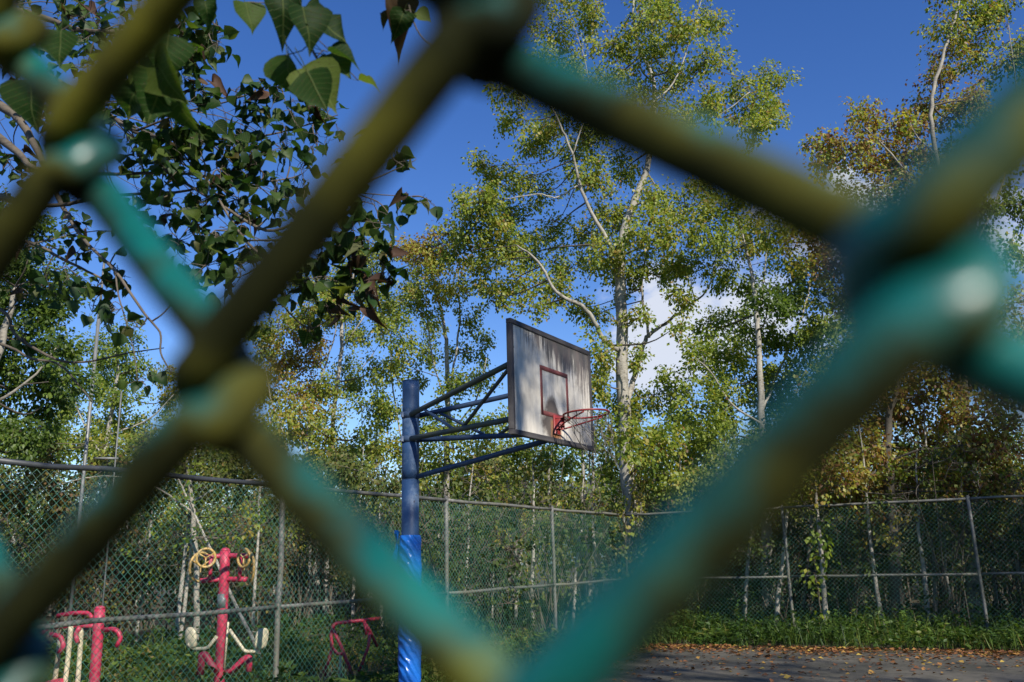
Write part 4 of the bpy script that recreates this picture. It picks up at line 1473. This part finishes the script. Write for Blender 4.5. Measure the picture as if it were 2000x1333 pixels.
# fallen leaves: dense drift against the weeds, thin scatter over the court
rng = np.random.default_rng(91)
n = 9000
a_ = rng.uniform(-1, 17, n)
b_ = 2.4 + np.abs(rng.normal(0, .42, n))
b_[n // 2:] = 2.3 + rng.exponential(2.4, n - n // 2)
xy = CORNER[None] + UR[None] * a_[:, None] + NR[None] * b_[:, None]
cl = np.sin(xy[:, 0] * 1.9) * np.sin(xy[:, 1] * 2.3 + 1) + rng.normal(0, .6, n)
xy = xy[cl > -.55]
n = len(xy)
lf = MB()
an = rng.uniform(0, 6.28, n)
tip = np.stack([np.cos(an), np.sin(an), rng.normal(0, .18, n)], -1)
ln = rng.uniform(.05, .095, n)
lf.leaves(np.column_stack([xy, rng.uniform(.018, .035, n)]), tip, np.stack([rng.normal(0, .3, n), rng.normal(0, .3, n), np.ones(n)], -1), ln, ln * .75, rng.uniform(0, 1, n) ** 1.1, .2)
lf.build('fallen_leaves', M['litter'], smooth=False, kind='stuff')


# ------------------------------------------------------------------ tree that overhangs the camera from the left
def leaf_shape(seed, curl=.25, fold=.22, wide=.48, wav=.03, torn=False):
    """rhombic leaf with a drawn-out tip, unit length along x, face up +z"""
    rr = np.random.default_rng(seed)
    prof = [(0, 0), (.03, .17), (.10, .34), (.22, .48), (.37, .52), (.52, .46), (.66, .33), (.79, .175), (.90, .06), (1.0, 0.004)]
    V, T = [], []
    for i, (x, w) in enumerate(prof):
        w = w * wide / .5
        for s, c in ((-1, .0), (0, 0), (1, .0)):
            ww = w * (1 + rr.normal(0, .05))
            if torn and s > 0 and 3 <= i <= 5:
                ww *= rr.uniform(.35, .7)
            y = s * ww
            z = abs(s) * ww * fold * 2 - curl * x * x + wav * math.sin(x * 9 + s * 1.3 + seed)
            V.append((x - .12 * curl * x * x, y, z))
    n = len(prof)
    for i in range(n - 1):
        a = i * 3
        for o in (0, 1):
            T += [[a + o, a + o + 1, a + o + 4], [a + o, a + o + 4, a + o + 3]]
    V = np.array(V)
    # petiole
    P = np.array([(-.55, .0, .12), (-.28, .01, .05), (0.0, 0, 0)])
    return V, np.array(T), P


LEAFV = [leaf_shape(1), leaf_shape(2, .45, .32), leaf_shape(3, .1, .15, .44), leaf_shape(4, .8, .45, .40, .06), leaf_shape(5, .3, .28, .5, .04, True), leaf_shape(6, 1.3, .75, .36, .10)]


def leaf_frame(rng, tipdir, up=None):
    x = tipdir / np.linalg.norm(tipdir)
    n = np.array((rng.normal(0, .6), rng.normal(-.2, .6), rng.uniform(.2, 1.0))) if up is None else np.asarray(up, float)
    y = np.cross(n, x)
    y /= np.linalg.norm(y) + 1e-9
    z = np.cross(x, y)
    return np.stack([x, y, z], 1)


OB = np.array((-3.5, 3.7, 0.0))
ot_ = thing('overhanging_tree', 'nearby tree reaching in from the upper left with large dark glossy leaves', 'tree', OB)
orr = np.random.default_rng(17)
mb = MB()
tr_ = spline([(0, 0, -.2, .16), (.03, .02, .8, .135), (-.05, .05, 2.0, .12), (.05, 0, 3.2, .105), (.0, -.2, 4.6, .085), (.2, -.8, 6.0, .06), (.8, -1.8, 7.2, .035)], 6)
mb.tube(tr_[:, :3], tr_[:, 3], 14)
mb.build('trunk', M['bark_grey'], ot_)
onodes = [tr_]
branches = [
    [(-160, 120, 40, 3.5), (0, 205, 20, 3.3), (45, 245, 16, 3.2), (85, 320, 12, 3.1), (120, 400, 9, 3.0), (165, 470, 7, 2.9), (225, 530, 6, 2.8), (280, 610, 5, 2.75), (312, 650, 4, 2.7), (314, 690, 3.5, 2.7), (335, 730, 2, 2.7)],
    [(-160, 160, 34, 3.4), (20, 285, 16, 3.1), (70, 330, 10, 3.0), (200, 340, 7, 2.9), (330, 338, 6, 2.8), (400, 345, 5, 2.7), (470, 360, 4, 2.7), (560, 350, 3, 2.7)],
    [(-160, 60, 30, 3.6), (60, 130, 14, 3.4), (200, 215, 9, 3.2), (262, 258, 7, 3.1), (330, 268, 6, 3.0), (420, 272, 5, 2.95), (500, 268, 4, 2.9), (580, 250, 3, 2.9), (660, 225, 2, 2.9)],
    [(-160, 330, 26, 3.3), (60, 400, 10, 3.0), (210, 383, 7, 2.9), (300, 378, 6, 2.9), (370, 372, 5, 2.8), (440, 345, 3, 2.8)],
    [(-160, 560, 20, 3.6), (0, 605, 7, 3.4), (30, 655, 6, 3.4), (110, 702, 5, 3.3), (170, 707, 4, 3.3), (250, 690, 3, 3.3), (320, 680, 2, 3.3)],
    [(-160, 640, 16, 3.5), (0, 672, 6, 3.3), (60, 700, 5, 3.2), (115, 712, 4, 3.2), (160, 760, 3, 3.2), (180, 785, 2, 3.2)],
    [(-160, 0, 34, 3.6), (30, 20, 16, 3.3), (160, 60, 11, 3.0), (300, 60, 8, 2.8), (390, 70, 5, 2.7), (440, 60, 3, 2.7)],
    [(330, 338, 6, 2.8), (430, 400, 6, 2.7), (520, 450, 6, 2.6), (590, 428, 5, 2.55), (640, 400, 4.5, 2.5), (690, 375, 4, 2.45), (731, 351, 3, 2.45), (788, 325, 2, 2.45)],
    [(690, 376, 3, 2.45), (740, 381, 2.4, 2.45), (806, 384, 1.8, 2.45)], [(700, 380, 3, 2.45), (745, 400, 2.4, 2.45), (778, 450, 1.8, 2.45)], [(692, 374, 2.5, 2.45), (716, 340, 2, 2.45), (729, 318, 1.5, 2.45)],
    [(400, 345, 5, 2.7), (480, 470, 5, 2.6), (560, 530, 5, 2.5), (620, 560, 4, 2.5), (690, 560, 3, 2.5), (740, 520, 2, 2.5)],
    [(480, 470, 4, 2.6), (580, 470, 4, 2.5), (660, 480, 3, 2.5), (720, 470, 2, 2.5)],
    [(480, 480, 4, 2.6), (540, 580, 3, 2.6), (600, 640, 3, 2.6), (650, 620, 2, 2.6)],
    [(-160, 440, 20, 3.4), (40, 470, 8, 3.2), (120, 505, 6, 3.1), (200, 545, 4, 3.1), (240, 560, 3, 3.1)],
    [(225, 530, 4, 2.8), (232, 580, 3, 2.8), (250, 640, 2.5, 2.8), (262, 690, 2, 2.8), (268, 735, 1.5, 2.8)],
    [(262, 258, 5, 3.1), (360, 220, 4, 3.0), (440, 200, 3, 2.9), (500, 180, 2, 2.8), (560, 165, 1.5, 2.8)],
    [(420, -420, 22, 1.6), (540, -200, 12, 1.35), (572, 0, 8, 1.15), (588, 50, 7, 1.12), (600, 78, 6, 1.1), (622, 120, 5, 1.1), (632, 140, 3, 1.1)],
    [(540, -200, 10, 1.35), (700, -120, 8, 1.3), (790, -30, 6, 1.3), (800, 20, 4, 1.3), (830, 80, 3, 1.3), (900, 110, 2.5, 1.35)],
    [(420, -420, 20, 1.6), (330, -150, 12, 1.3), (300, 0, 8, 1.1), (295, 60, 5, 1.05), (310, 120, 3, 1.05)],
]
for P in branches:
    C = spline([(*(at(p[0], p[1], p[3]) - OB), max(p[2] * px_m(p[3]) / 2 * 1.05, .0009)) for p in P], 5)
    if P[0][0] == -160:                       # joins the trunk outside the picture
        j = tr_[int(np.argmin(np.abs(tr_[:, 2] - (C[0, 2] - .35))))]
        C = np.vstack([spline([(*j[:3], .045), (*((j[:3] + C[0, :3]) / 2 + (0, -.05, .06)), .035), tuple(C[0])], 4)[:-1], C])
    elif P[0] == (420, -420, 22, 1.6):
        C = np.vstack([spline([(*tr_[26][:3], .05), (.9, -.9, 4.6, .035), (2.4, -2.0, 3.9, .02), tuple(C[0])], 6)[:-1], C])
    C[1:-1, :3] += orr.normal(0, .12, (len(C) - 2, 3)) * np.minimum(C[1:-1, 3:4], .03)
    mb = MB()
    mb.tube(C[:, :3], C[:, 3], 8)
    mb.build('branch', M['twig'], ot_)
    onodes.append(C)
onod = np.vstack(onodes[1:])
leaves = []      # (pos, frame, size, variant, apparent size)
otw = MB()


def put_leaf(pos, tipdir, size, var, up=None, stem_to=None):
    fr = leaf_frame(orr, np.asarray(tipdir, float), up)
    w = pos + OB
    d = max(w[1], .5)
    leaves.append((np.asarray(pos), fr, size, var, size / d))
    if stem_to is not None:
        m = (pos + stem_to) / 2 + orr.normal(0, .004, 3)
        otw.tube(np.array([stem_to, m, pos]), .0009, 3, cap=False)


clumps = [(40, 60, 110, 3.2, 46), (130, 30, 90, 3.0, 36), (60, 150, 90, 3.3, 34), (200, 60, 90, 2.7, 34), (290, 40, 80, 2.5, 30), (360, 40, 60, 2.6, 24), (350, 90, 70, 2.5, 30), (420, 50, 34, 2.6, 12), (370, 140, 55, 2.6, 24), (415, 85, 35, 2.6, 9),
          (290, 150, 80, 2.4, 34), (240, 200, 90, 2.7, 34), (330, 220, 70, 2.5, 30), (170, 130, 90, 3.0, 30), (100, 230, 90, 3.2, 26), (390, 175, 30, 2.7, 9),
          (380, 270, 75, 2.6, 30), (440, 250, 45, 2.7, 14), (470, 280, 55, 2.7, 16), (520, 240, 50, 2.8, 15), (560, 210, 40, 2.8, 12), (600, 235, 45, 2.9, 12), (640, 220, 40, 2.9, 10), (500, 175, 40, 2.7, 12), (545, 190, 35, 2.7, 8), (460, 180, 22, 2.7, 4),
          (560, 290, 60, 2.7, 18), (500, 320, 60, 2.7, 20), (430, 330, 65, 2.7, 22), (350, 330, 60, 2.6, 20), (620, 290, 45, 2.8, 10), (300, 300, 55, 2.7, 16), (260, 340, 50, 2.8, 14), (460, 390, 65, 2.7, 22), (380, 400, 65, 2.7, 22), (310, 390, 60, 2.8, 16), (540, 380, 55, 2.6, 16),
          (590, 340, 45, 2.7, 12), (420, 450, 60, 2.6, 18), (350, 470, 60, 2.7, 16), (490, 460, 50, 2.6, 14), (280, 460, 50, 2.8, 12), (400, 520, 50, 2.6, 14), (360, 560, 40, 2.7, 8), (470, 540, 45, 2.6, 10),
          (730, 320, 32, 2.45, 7), (770, 290, 28, 2.45, 5), (800, 318, 16, 2.45, 3), (660, 400, 45, 2.5, 10), (730, 400, 40, 2.45, 8), (780, 390, 34, 2.45, 6), (835, 390, 22, 2.45, 3), (760, 440, 38, 2.45, 6), (640, 450, 50, 2.5, 14), (690, 450, 45, 2.5, 10), (600, 480, 50, 2.5, 12),
          (720, 490, 38, 2.5, 13), (750, 520, 28, 2.5, 10), (690, 500, 40, 2.5, 12), (640, 540, 45, 2.5, 12), (590, 560, 45, 2.5, 10), (560, 540, 40, 2.5, 9), (640, 600, 40, 2.55, 9), (530, 600, 30, 2.6, 5), (690, 570, 35, 2.5, 9), (600, 620, 25, 2.6, 4), (735, 580, 22, 2.5, 4),
          (60, 480, 60, 3.1, 14), (130, 520, 60, 3.0, 14), (190, 560, 50, 3.0, 11), (230, 530, 45, 2.9, 9), (100, 570, 50, 3.2, 9), (170, 490, 45, 3.0, 9), (30, 560, 50, 3.3, 9), (240, 600, 40, 2.8, 7), (180, 610, 36, 3.0, 6), (270, 640, 26, 2.75, 4), (270, 745, 24, 2.8, 5), (40, 640, 40, 3.3, 5), (120, 450, 45, 3.0, 9), (20, 400, 60, 3.2, 10), (110, 330, 60, 3.1, 10), (30, 300, 50, 3.3, 8)]
clumps = [(a, b, c, d, int(e * 1.1) + 1) for a, b, c, d, e in clumps]
for q in range(30):                        # finer, farther spray at the upper left
    clumps.append((orr.uniform(-40, 330), orr.uniform(-20, 470), orr.uniform(45, 75), orr.uniform(3.6, 5.2), 9))
for q in range(16):
    clumps.append((orr.uniform(250, 620), orr.uniform(200, 480), orr.uniform(45, 65), orr.uniform(3.2, 4.2), 7))
for (px, py, r, Y, cnt) in clumps:
    c = at(px, py, Y) - OB
    rad = r * px_m(Y)
    d = np.linalg.norm(onod[:, :3] - c, axis=1)
    i = int(np.argmin(d))
    s0 = onod[i, :3]
    if d[i] > .03:
        m = (s0 + c) / 2 + orr.normal(0, .12, 3) * d[i]
        otw.tube(spline([s0, m, c], 4), np.linspace(.0032, .0015, 9), 5, cap=False)
    nt = max(3, cnt // 3)
    ends = c + rsphere(orr, nt) * rad * orr.uniform(.5, 1.1, (nt, 1)) * (1, 1.3, 1)
    for e in ends:
        m = (c + e) / 2 + orr.normal(0, .12 * rad, 3)
        otw.tube(spline([c, m, e], 3), np.linspace(.0016, .0008, 7), 4, cap=False)
    for q in range(cnt):
        e = ends[orr.integers(0, nt)]
        f_ = orr.uniform(.25, 1.05)
        stem = c + (e - c) * f_
        dr = (e - c) / (np.linalg.norm(e - c) + 1e-6) * .5 + orr.normal(0, .55, 3)
        dr[2] -= .55
        dr /= np.linalg.norm(dr)
        pos = stem + dr * orr.uniform(.015, .04) + orr.normal(0, .012, 3)
        u_ = orr.uniform()
        dark = (680 < px < 770 and 460 < py < 600)
        var = int(orr.choice(6, p=(.12, .08, .08, .22, .1, .4) if dark else (.28, .22, .22, .12, .12, .04)))
        put_leaf(pos, dr, orr.uniform(.035, .061), var, None, stem)
# the handful of big leaves hanging close in front of the fence
for (px, py, tx, ty, Y, var, nrm) in [(478, 5, 500, 62, 1.15, 0, (.6, -1, .3)), (552, -8, 556, 66, 1.12, 3, (.3, -1, .2)), (592, 20, 690, 70, 1.08, 4, (.1, -1, .3)), (590, 15, 620, 92, 1.05, 1, (.5, -.9, .2)), (640, 102, 712, 108, 1.1, 1, (.1, -.7, .7)), (636, 108, 690, 150, 1.12, 2, (.4, -1, .1)),
                                    (560, 108, 556, 192, 1.1, 3, (-.6, -1, .1)), (592, 132, 664, 214, 1.08, 0, (.15, -1, .15)), (600, 140, 640, 222, 1.06, 2, (-.2, -1, .1)), (700, 158, 750, 160, 1.25, 1, (0, -.5, 1)),
                                    (770, -15, 800, 70, 1.3, 5, (.3, -1, 0)), (790, 20, 770, 75, 1.3, 3, (.4, -1, 0)), (745, 25, 758, 52, 1.3, 5, (.3, -1, 0)), (812, 25, 845, 40, 1.3, 0, (.3, -1, 0)), (905, 105, 930, 158, 1.35, 4, (0, -1, .2)), (905, 112, 970, 125, 1.35, 1, (0, -1, .3)), (985, 20, 1030, 28, 1.35, 2, (0, -.6, .8)),
                                    (330, 70, 318, 160, 1.0, 1, (.6, -1, .2)), (300, 110, 335, 200, 1.0, 1, (-.6, -1, .1)), (270, 170, 225, 240, 1.05, 3, (.5, -1, .2)), (320, 150, 290, 245, 1.02, 4, (.7, -1, 0)), (350, 175, 345, 262, 1.04, 3, (-.6, -1, 0)), (120, 60, 110, 130, 1.15, 0, (.2, -1, .4)), (400, 0, 408, 48, 1.2, 3, (.2, -1, .3)), (250, 60, 290, 130, 1.1, 2, (.3, -1, .2)),
                                    (60, 160, 50, 250, 1.2, 1, (0, -1, .2))]:
    p = at(px, py, Y) - OB
    t_ = at(tx, ty, Y + orr.normal(0, .008)) - OB
    d = t_ - p
    i = int(np.argmin(np.linalg.norm(onod[:, :3] - p, axis=1)))
    put_leaf(p, d, np.linalg.norm(d) * .92, var, nrm, onod[i, :3] if np.linalg.norm(onod[i, :3] - p) < .25 else None)
leaves.sort(key=lambda q: -q[4])
lmesh = []
for k, (V, T, P) in enumerate(LEAFV):
    mb = MB()
    mb.add(V, None, T, .4)
    mb.tube(P, .011, 3, cap=False, attr=.4)
    o = mb.build('leaf', M['leaf_dried' if k == 5 else 'leaf_near'], ot_)
    lmesh.append(o.data)
    bpy.data.objects.remove(o)
mass = MB()
for n_, (p, fr, s, k, a_) in enumerate(leaves):
    if n_ < 299:
        o = link('leaf', lmesh[k], ot_)
        o.matrix_local = Matrix.Translation(p) @ Matrix([list(r) for r in fr]).to_4x4() @ Matrix.Scale(s, 4)
    else:
        V, T, P = LEAFV[k]
        tn = orr.uniform(0, .84) if k != 5 else orr.uniform(.8, 1)
        mass.add((V * s) @ fr.T + p, None, T, tn)
mass.build('leaves', M['leaf_near_mass'], ot_, kind='stuff')
otw.build('twigs', M['twig'], ot_, kind='stuff')
# more of its canopy, above the picture
ctw, clf = MB(), MB()
for pth in ([(0, -.2, 4.4), (1.6, -1.6, 6.6), (3.6, -1.8, 8.0), (5.2, -1.6, 8.8)], [(0, -.2, 4.6), (-.4, -2.6, 5.8), (.5, -5, 6.8), (2.5, -6.5, 7.4)]):
    C = spline([(*p, r0) for p, r0 in zip(pth, (.07, .055, .035, .015))], 6)
    mb = MB()
    mb.tube(C[:, :3], C[:, 3], 9)
    mb.build('branch', M['bark_grey'], ot_)
    for k in range(7):
        b_ = C[orr.integers(5, len(C)), :3]
        c = b_ + orr.normal(0, (.85, .85, .5))
        fill_clump(orr, clf, ctw, c, orr.uniform(.35, .6), 85, .075, .35, .15, b_, .012, 7)
ctw.build('twigs', M['twig'], ot_, kind='stuff')
clf.build('crown', M['leaf_near_mass'], ot_, smooth=False, kind='stuff')


# ---- trees and brush on the near side of the fence, beside and behind the viewpoint
def world_tree(label, base, H, spread, seed, nclump=60, leafn=150, low=.42, size=.09):
    rng = np.random.default_rng(seed)
    root = thing('shade_tree', label, 'tree', base)
    T_ = spline([(0, 0, -.2, .2), (.1, .05, H * .3, .15), (-.1, .1, H * .6, .1), (.1, 0, H * .95, .03)], 6)
    mb = MB()
    mb.tube(T_[:, :3], T_[:, 3], 12)
    mb.build('trunk', M['bark_grey'], root)
    lf, tw = MB(), MB()
    for k in range(nclump):
        z = H * rng.uniform(low, 1.0)
        a_ = rng.uniform(0, 6.28)
        r = spread * math.sqrt(rng.uniform(0, 1)) * math.sin(math.pi * min(.98, (z / H - low) / (1.02 - low) * .75 + .22))
        c = np.array((math.cos(a_) * r, math.sin(a_) * r, z))
        i = int(np.argmin(np.abs(T_[:, 2] - (z - r * .6))))
        fill_clump(rng, lf, tw, c, rng.uniform(.45, .8), leafn, size, .35, .12, T_[i, :3], .03, 8)
    tw.build('twigs', M['twig'], root, kind='stuff')
    lf.build('crown', M['leaf'], root, smooth=False, kind='stuff')
    return root


world_tree('tall tree outside the picture to the right on the near side of the fence', (6.6, -3.4, 0), 16.0, 3.4, 201, 85, 120)
world_tree('second tall tree outside the picture farther right along the near fence', (12.0, -4.6, 0), 15.5, 4.0, 202, 80, 130)
world_tree('tall tree outside the picture at the right end of the court', (14.5, 7.0, 0), 11.5, 3.8, 204, 80, 130)
world_tree('second tall tree outside the picture at the right end of the court', (18.5, 4.5, 0), 13.0, 4.0, 205, 80, 130)
world_tree('leaning tree outside the picture beside the right court corner', (17.0, 10.5, 0), 11.0, 3.6, 206, 75, 130)
rng = np.random.default_rng(203)
lf, tw = MB(), MB()  # unseen brush, added behind the viewpoint to darken the ambient light
for i in range(60):
    x = rng.uniform(-13, 13)
    y = rng.uniform(-9, -2.6) - .5 * x * (.35 if x > 0 else .15)
    h = rng.uniform(2.2, 4.6) if y < -4 else rng.uniform(1.0, 2.2)
    tw.tube([(x, y, 0), (x + .1, y, h * .6), (x, y + .1, h)], [.05, .04, .015], 6, cap=False)
    for k in range(9):
        fill_clump(rng, lf, tw, np.array((x + rng.normal(0, .7), y + rng.normal(0, .7), h * rng.uniform(.2, 1.0))), rng.uniform(.4, .7), 60, .14, .25, .12, None, .01, 4)
tw.build('unseen_shade_brush_stems', M['twig'], kind='stuff')
lf.build('unseen_shade_brush', M['leaf'], smooth=False, kind='stuff')


# ------------------------------------------------------------------ the fence right in front of the camera
FD, FYAW, FTILT, FROLL, FWW, FHH, U0, V0 = .0891, -.5397, .0379, -.012, .0405, .0387, 2.0199, -.0186
fux = np.array((math.cos(FYAW), math.sin(FYAW), 0))
fnn = np.array((-math.sin(FYAW), math.cos(FYAW), 0))
fuy = math.cos(FTILT) * np.array((0, 0, 1)) + math.sin(FTILT) * fnn
fa = math.cos(FROLL) * fux + math.sin(FROLL) * fuy
fb = -math.sin(FROLL) * fux + math.cos(FROLL) * fuy
fn = np.cross(fa, fb)
if fn @ np.array((0, 1, 0)) < 0:
    fn = -fn
view = np.array(cam_rot @ Vector((0, 0, -1)))
fO = np.array((0, 0, CAMZ)) + view * FD - fa * FWW * U0 - fb * FHH * V0
# the loosely woven knots sit a little off the regular lattice
KN = {(0, 1): (155, 315), (2, 1): (950, 45), (1, 0): (430, 785), (3, 0): (1800, 560), (-1, 2): (20, 75), (2, -1): (1014, 1530), (0, -1): (0, 1345)}
nrng = np.random.default_rng(4)
jit = {}


def knot(i, j):
    if (i, j) in KN:
        v = np.array(pix_ray(*KN[(i, j)]))
        t = ((fO - np.array((0, 0, CAMZ))) @ fn) / (v @ fn)
        return np.array((0, 0, CAMZ)) + v * t
    if (i, j) not in jit:
        jit[(i, j)] = nrng.normal(0, .0012, 2)
    d = jit[(i, j)]
    return fO + fa * (FWW * i + d[0]) + fb * (FHH * j + d[1])


WR = .0034
LAY = .0038
fbase = fO.copy()
fbase[2] = 0
near = thing('chain_link_fence', 'mossy green coated chain-link fence blurred close in front of the camera', 'fence', fbase)
JT, JB = 22, -38
for m in range(-14, 22):
    pts = []
    j = JT - ((m + JT + 1) % 2)          # left knots have (m + j) odd
    wr = np.random.default_rng(m + 100)
    left = True
    while j > JB:
        kk = knot(m, j) if left else knot(m + 1, j)
        nx_ = knot(m + 1, j - 1) if left else knot(m, j - 1)
        lay = 1 if left else -1           # going down-right: back layer, down-left: front layer
        e = -.0033 if left else .0033
        pts.append(kk + fa * e * .92 + fb * .0026 - fn * LAY * lay * .5)
        pts.append(kk + fa * e * .92 - fb * .0026 + fn * LAY * lay * .5)
        S_, E_ = kk + fa * e * .5 - fb * .0022, nx_ - fa * e * .5 + fb * .0022
        for t_, w_ in ((.05, .95), (.16, 1.08), (.5, 1.0), (.84, 1.08), (.95, .95)):
            pts.append(S_ * (1 - t_) + E_ * t_ + fn * LAY * lay * w_)
        left = not left
        j -= 1
    inview = -3 <= m <= 5
    C = spline(pts, 5 if inview else 2)
    k = 16 if inview else 6
    mb = MB()
    mb.tube(C, WR, k, ref=fn)
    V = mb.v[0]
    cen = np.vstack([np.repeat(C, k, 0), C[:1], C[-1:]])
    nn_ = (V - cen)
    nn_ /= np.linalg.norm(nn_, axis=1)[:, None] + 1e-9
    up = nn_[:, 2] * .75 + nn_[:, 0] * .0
    al = np.cumsum(wr.normal(0, .12, len(C)))
    al = (al - np.convolve(al, np.ones(25) / 25, 'same'))
    if m == 2:
        kz = (C - fO) @ fb / FHH
        al = al + np.where(kz > .5, .30, 0) * (kz < 1) + np.where((kz <= .5) & (kz > .10), .26, 0) + np.where(kz < .06, -.26, 0)
    if m >= 3:
        al = al - .55
    if m == 1:
        al = al + np.where(((C - fO) @ fb / FHH) > 0, .16, .05)
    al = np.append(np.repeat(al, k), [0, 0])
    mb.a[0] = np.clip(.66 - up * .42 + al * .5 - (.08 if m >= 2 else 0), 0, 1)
    for p_ in range(len(mb.v)):
        mb.v[p_] = mb.v[p_] - fbase
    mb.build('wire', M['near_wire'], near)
# its rails and posts, above, below and beside the picture
for h in (.06, 2.42):
    mb = MB()
    a_, b_ = fbase - fux * .6, fbase + fux * 1.0
    mb.tube([a_ - fbase + fnn * .03 + (0, 0, h), b_ - fbase + fnn * .03 + (0, 0, h)], .022, 12)
    mb.build('rail', M['steel'], near)
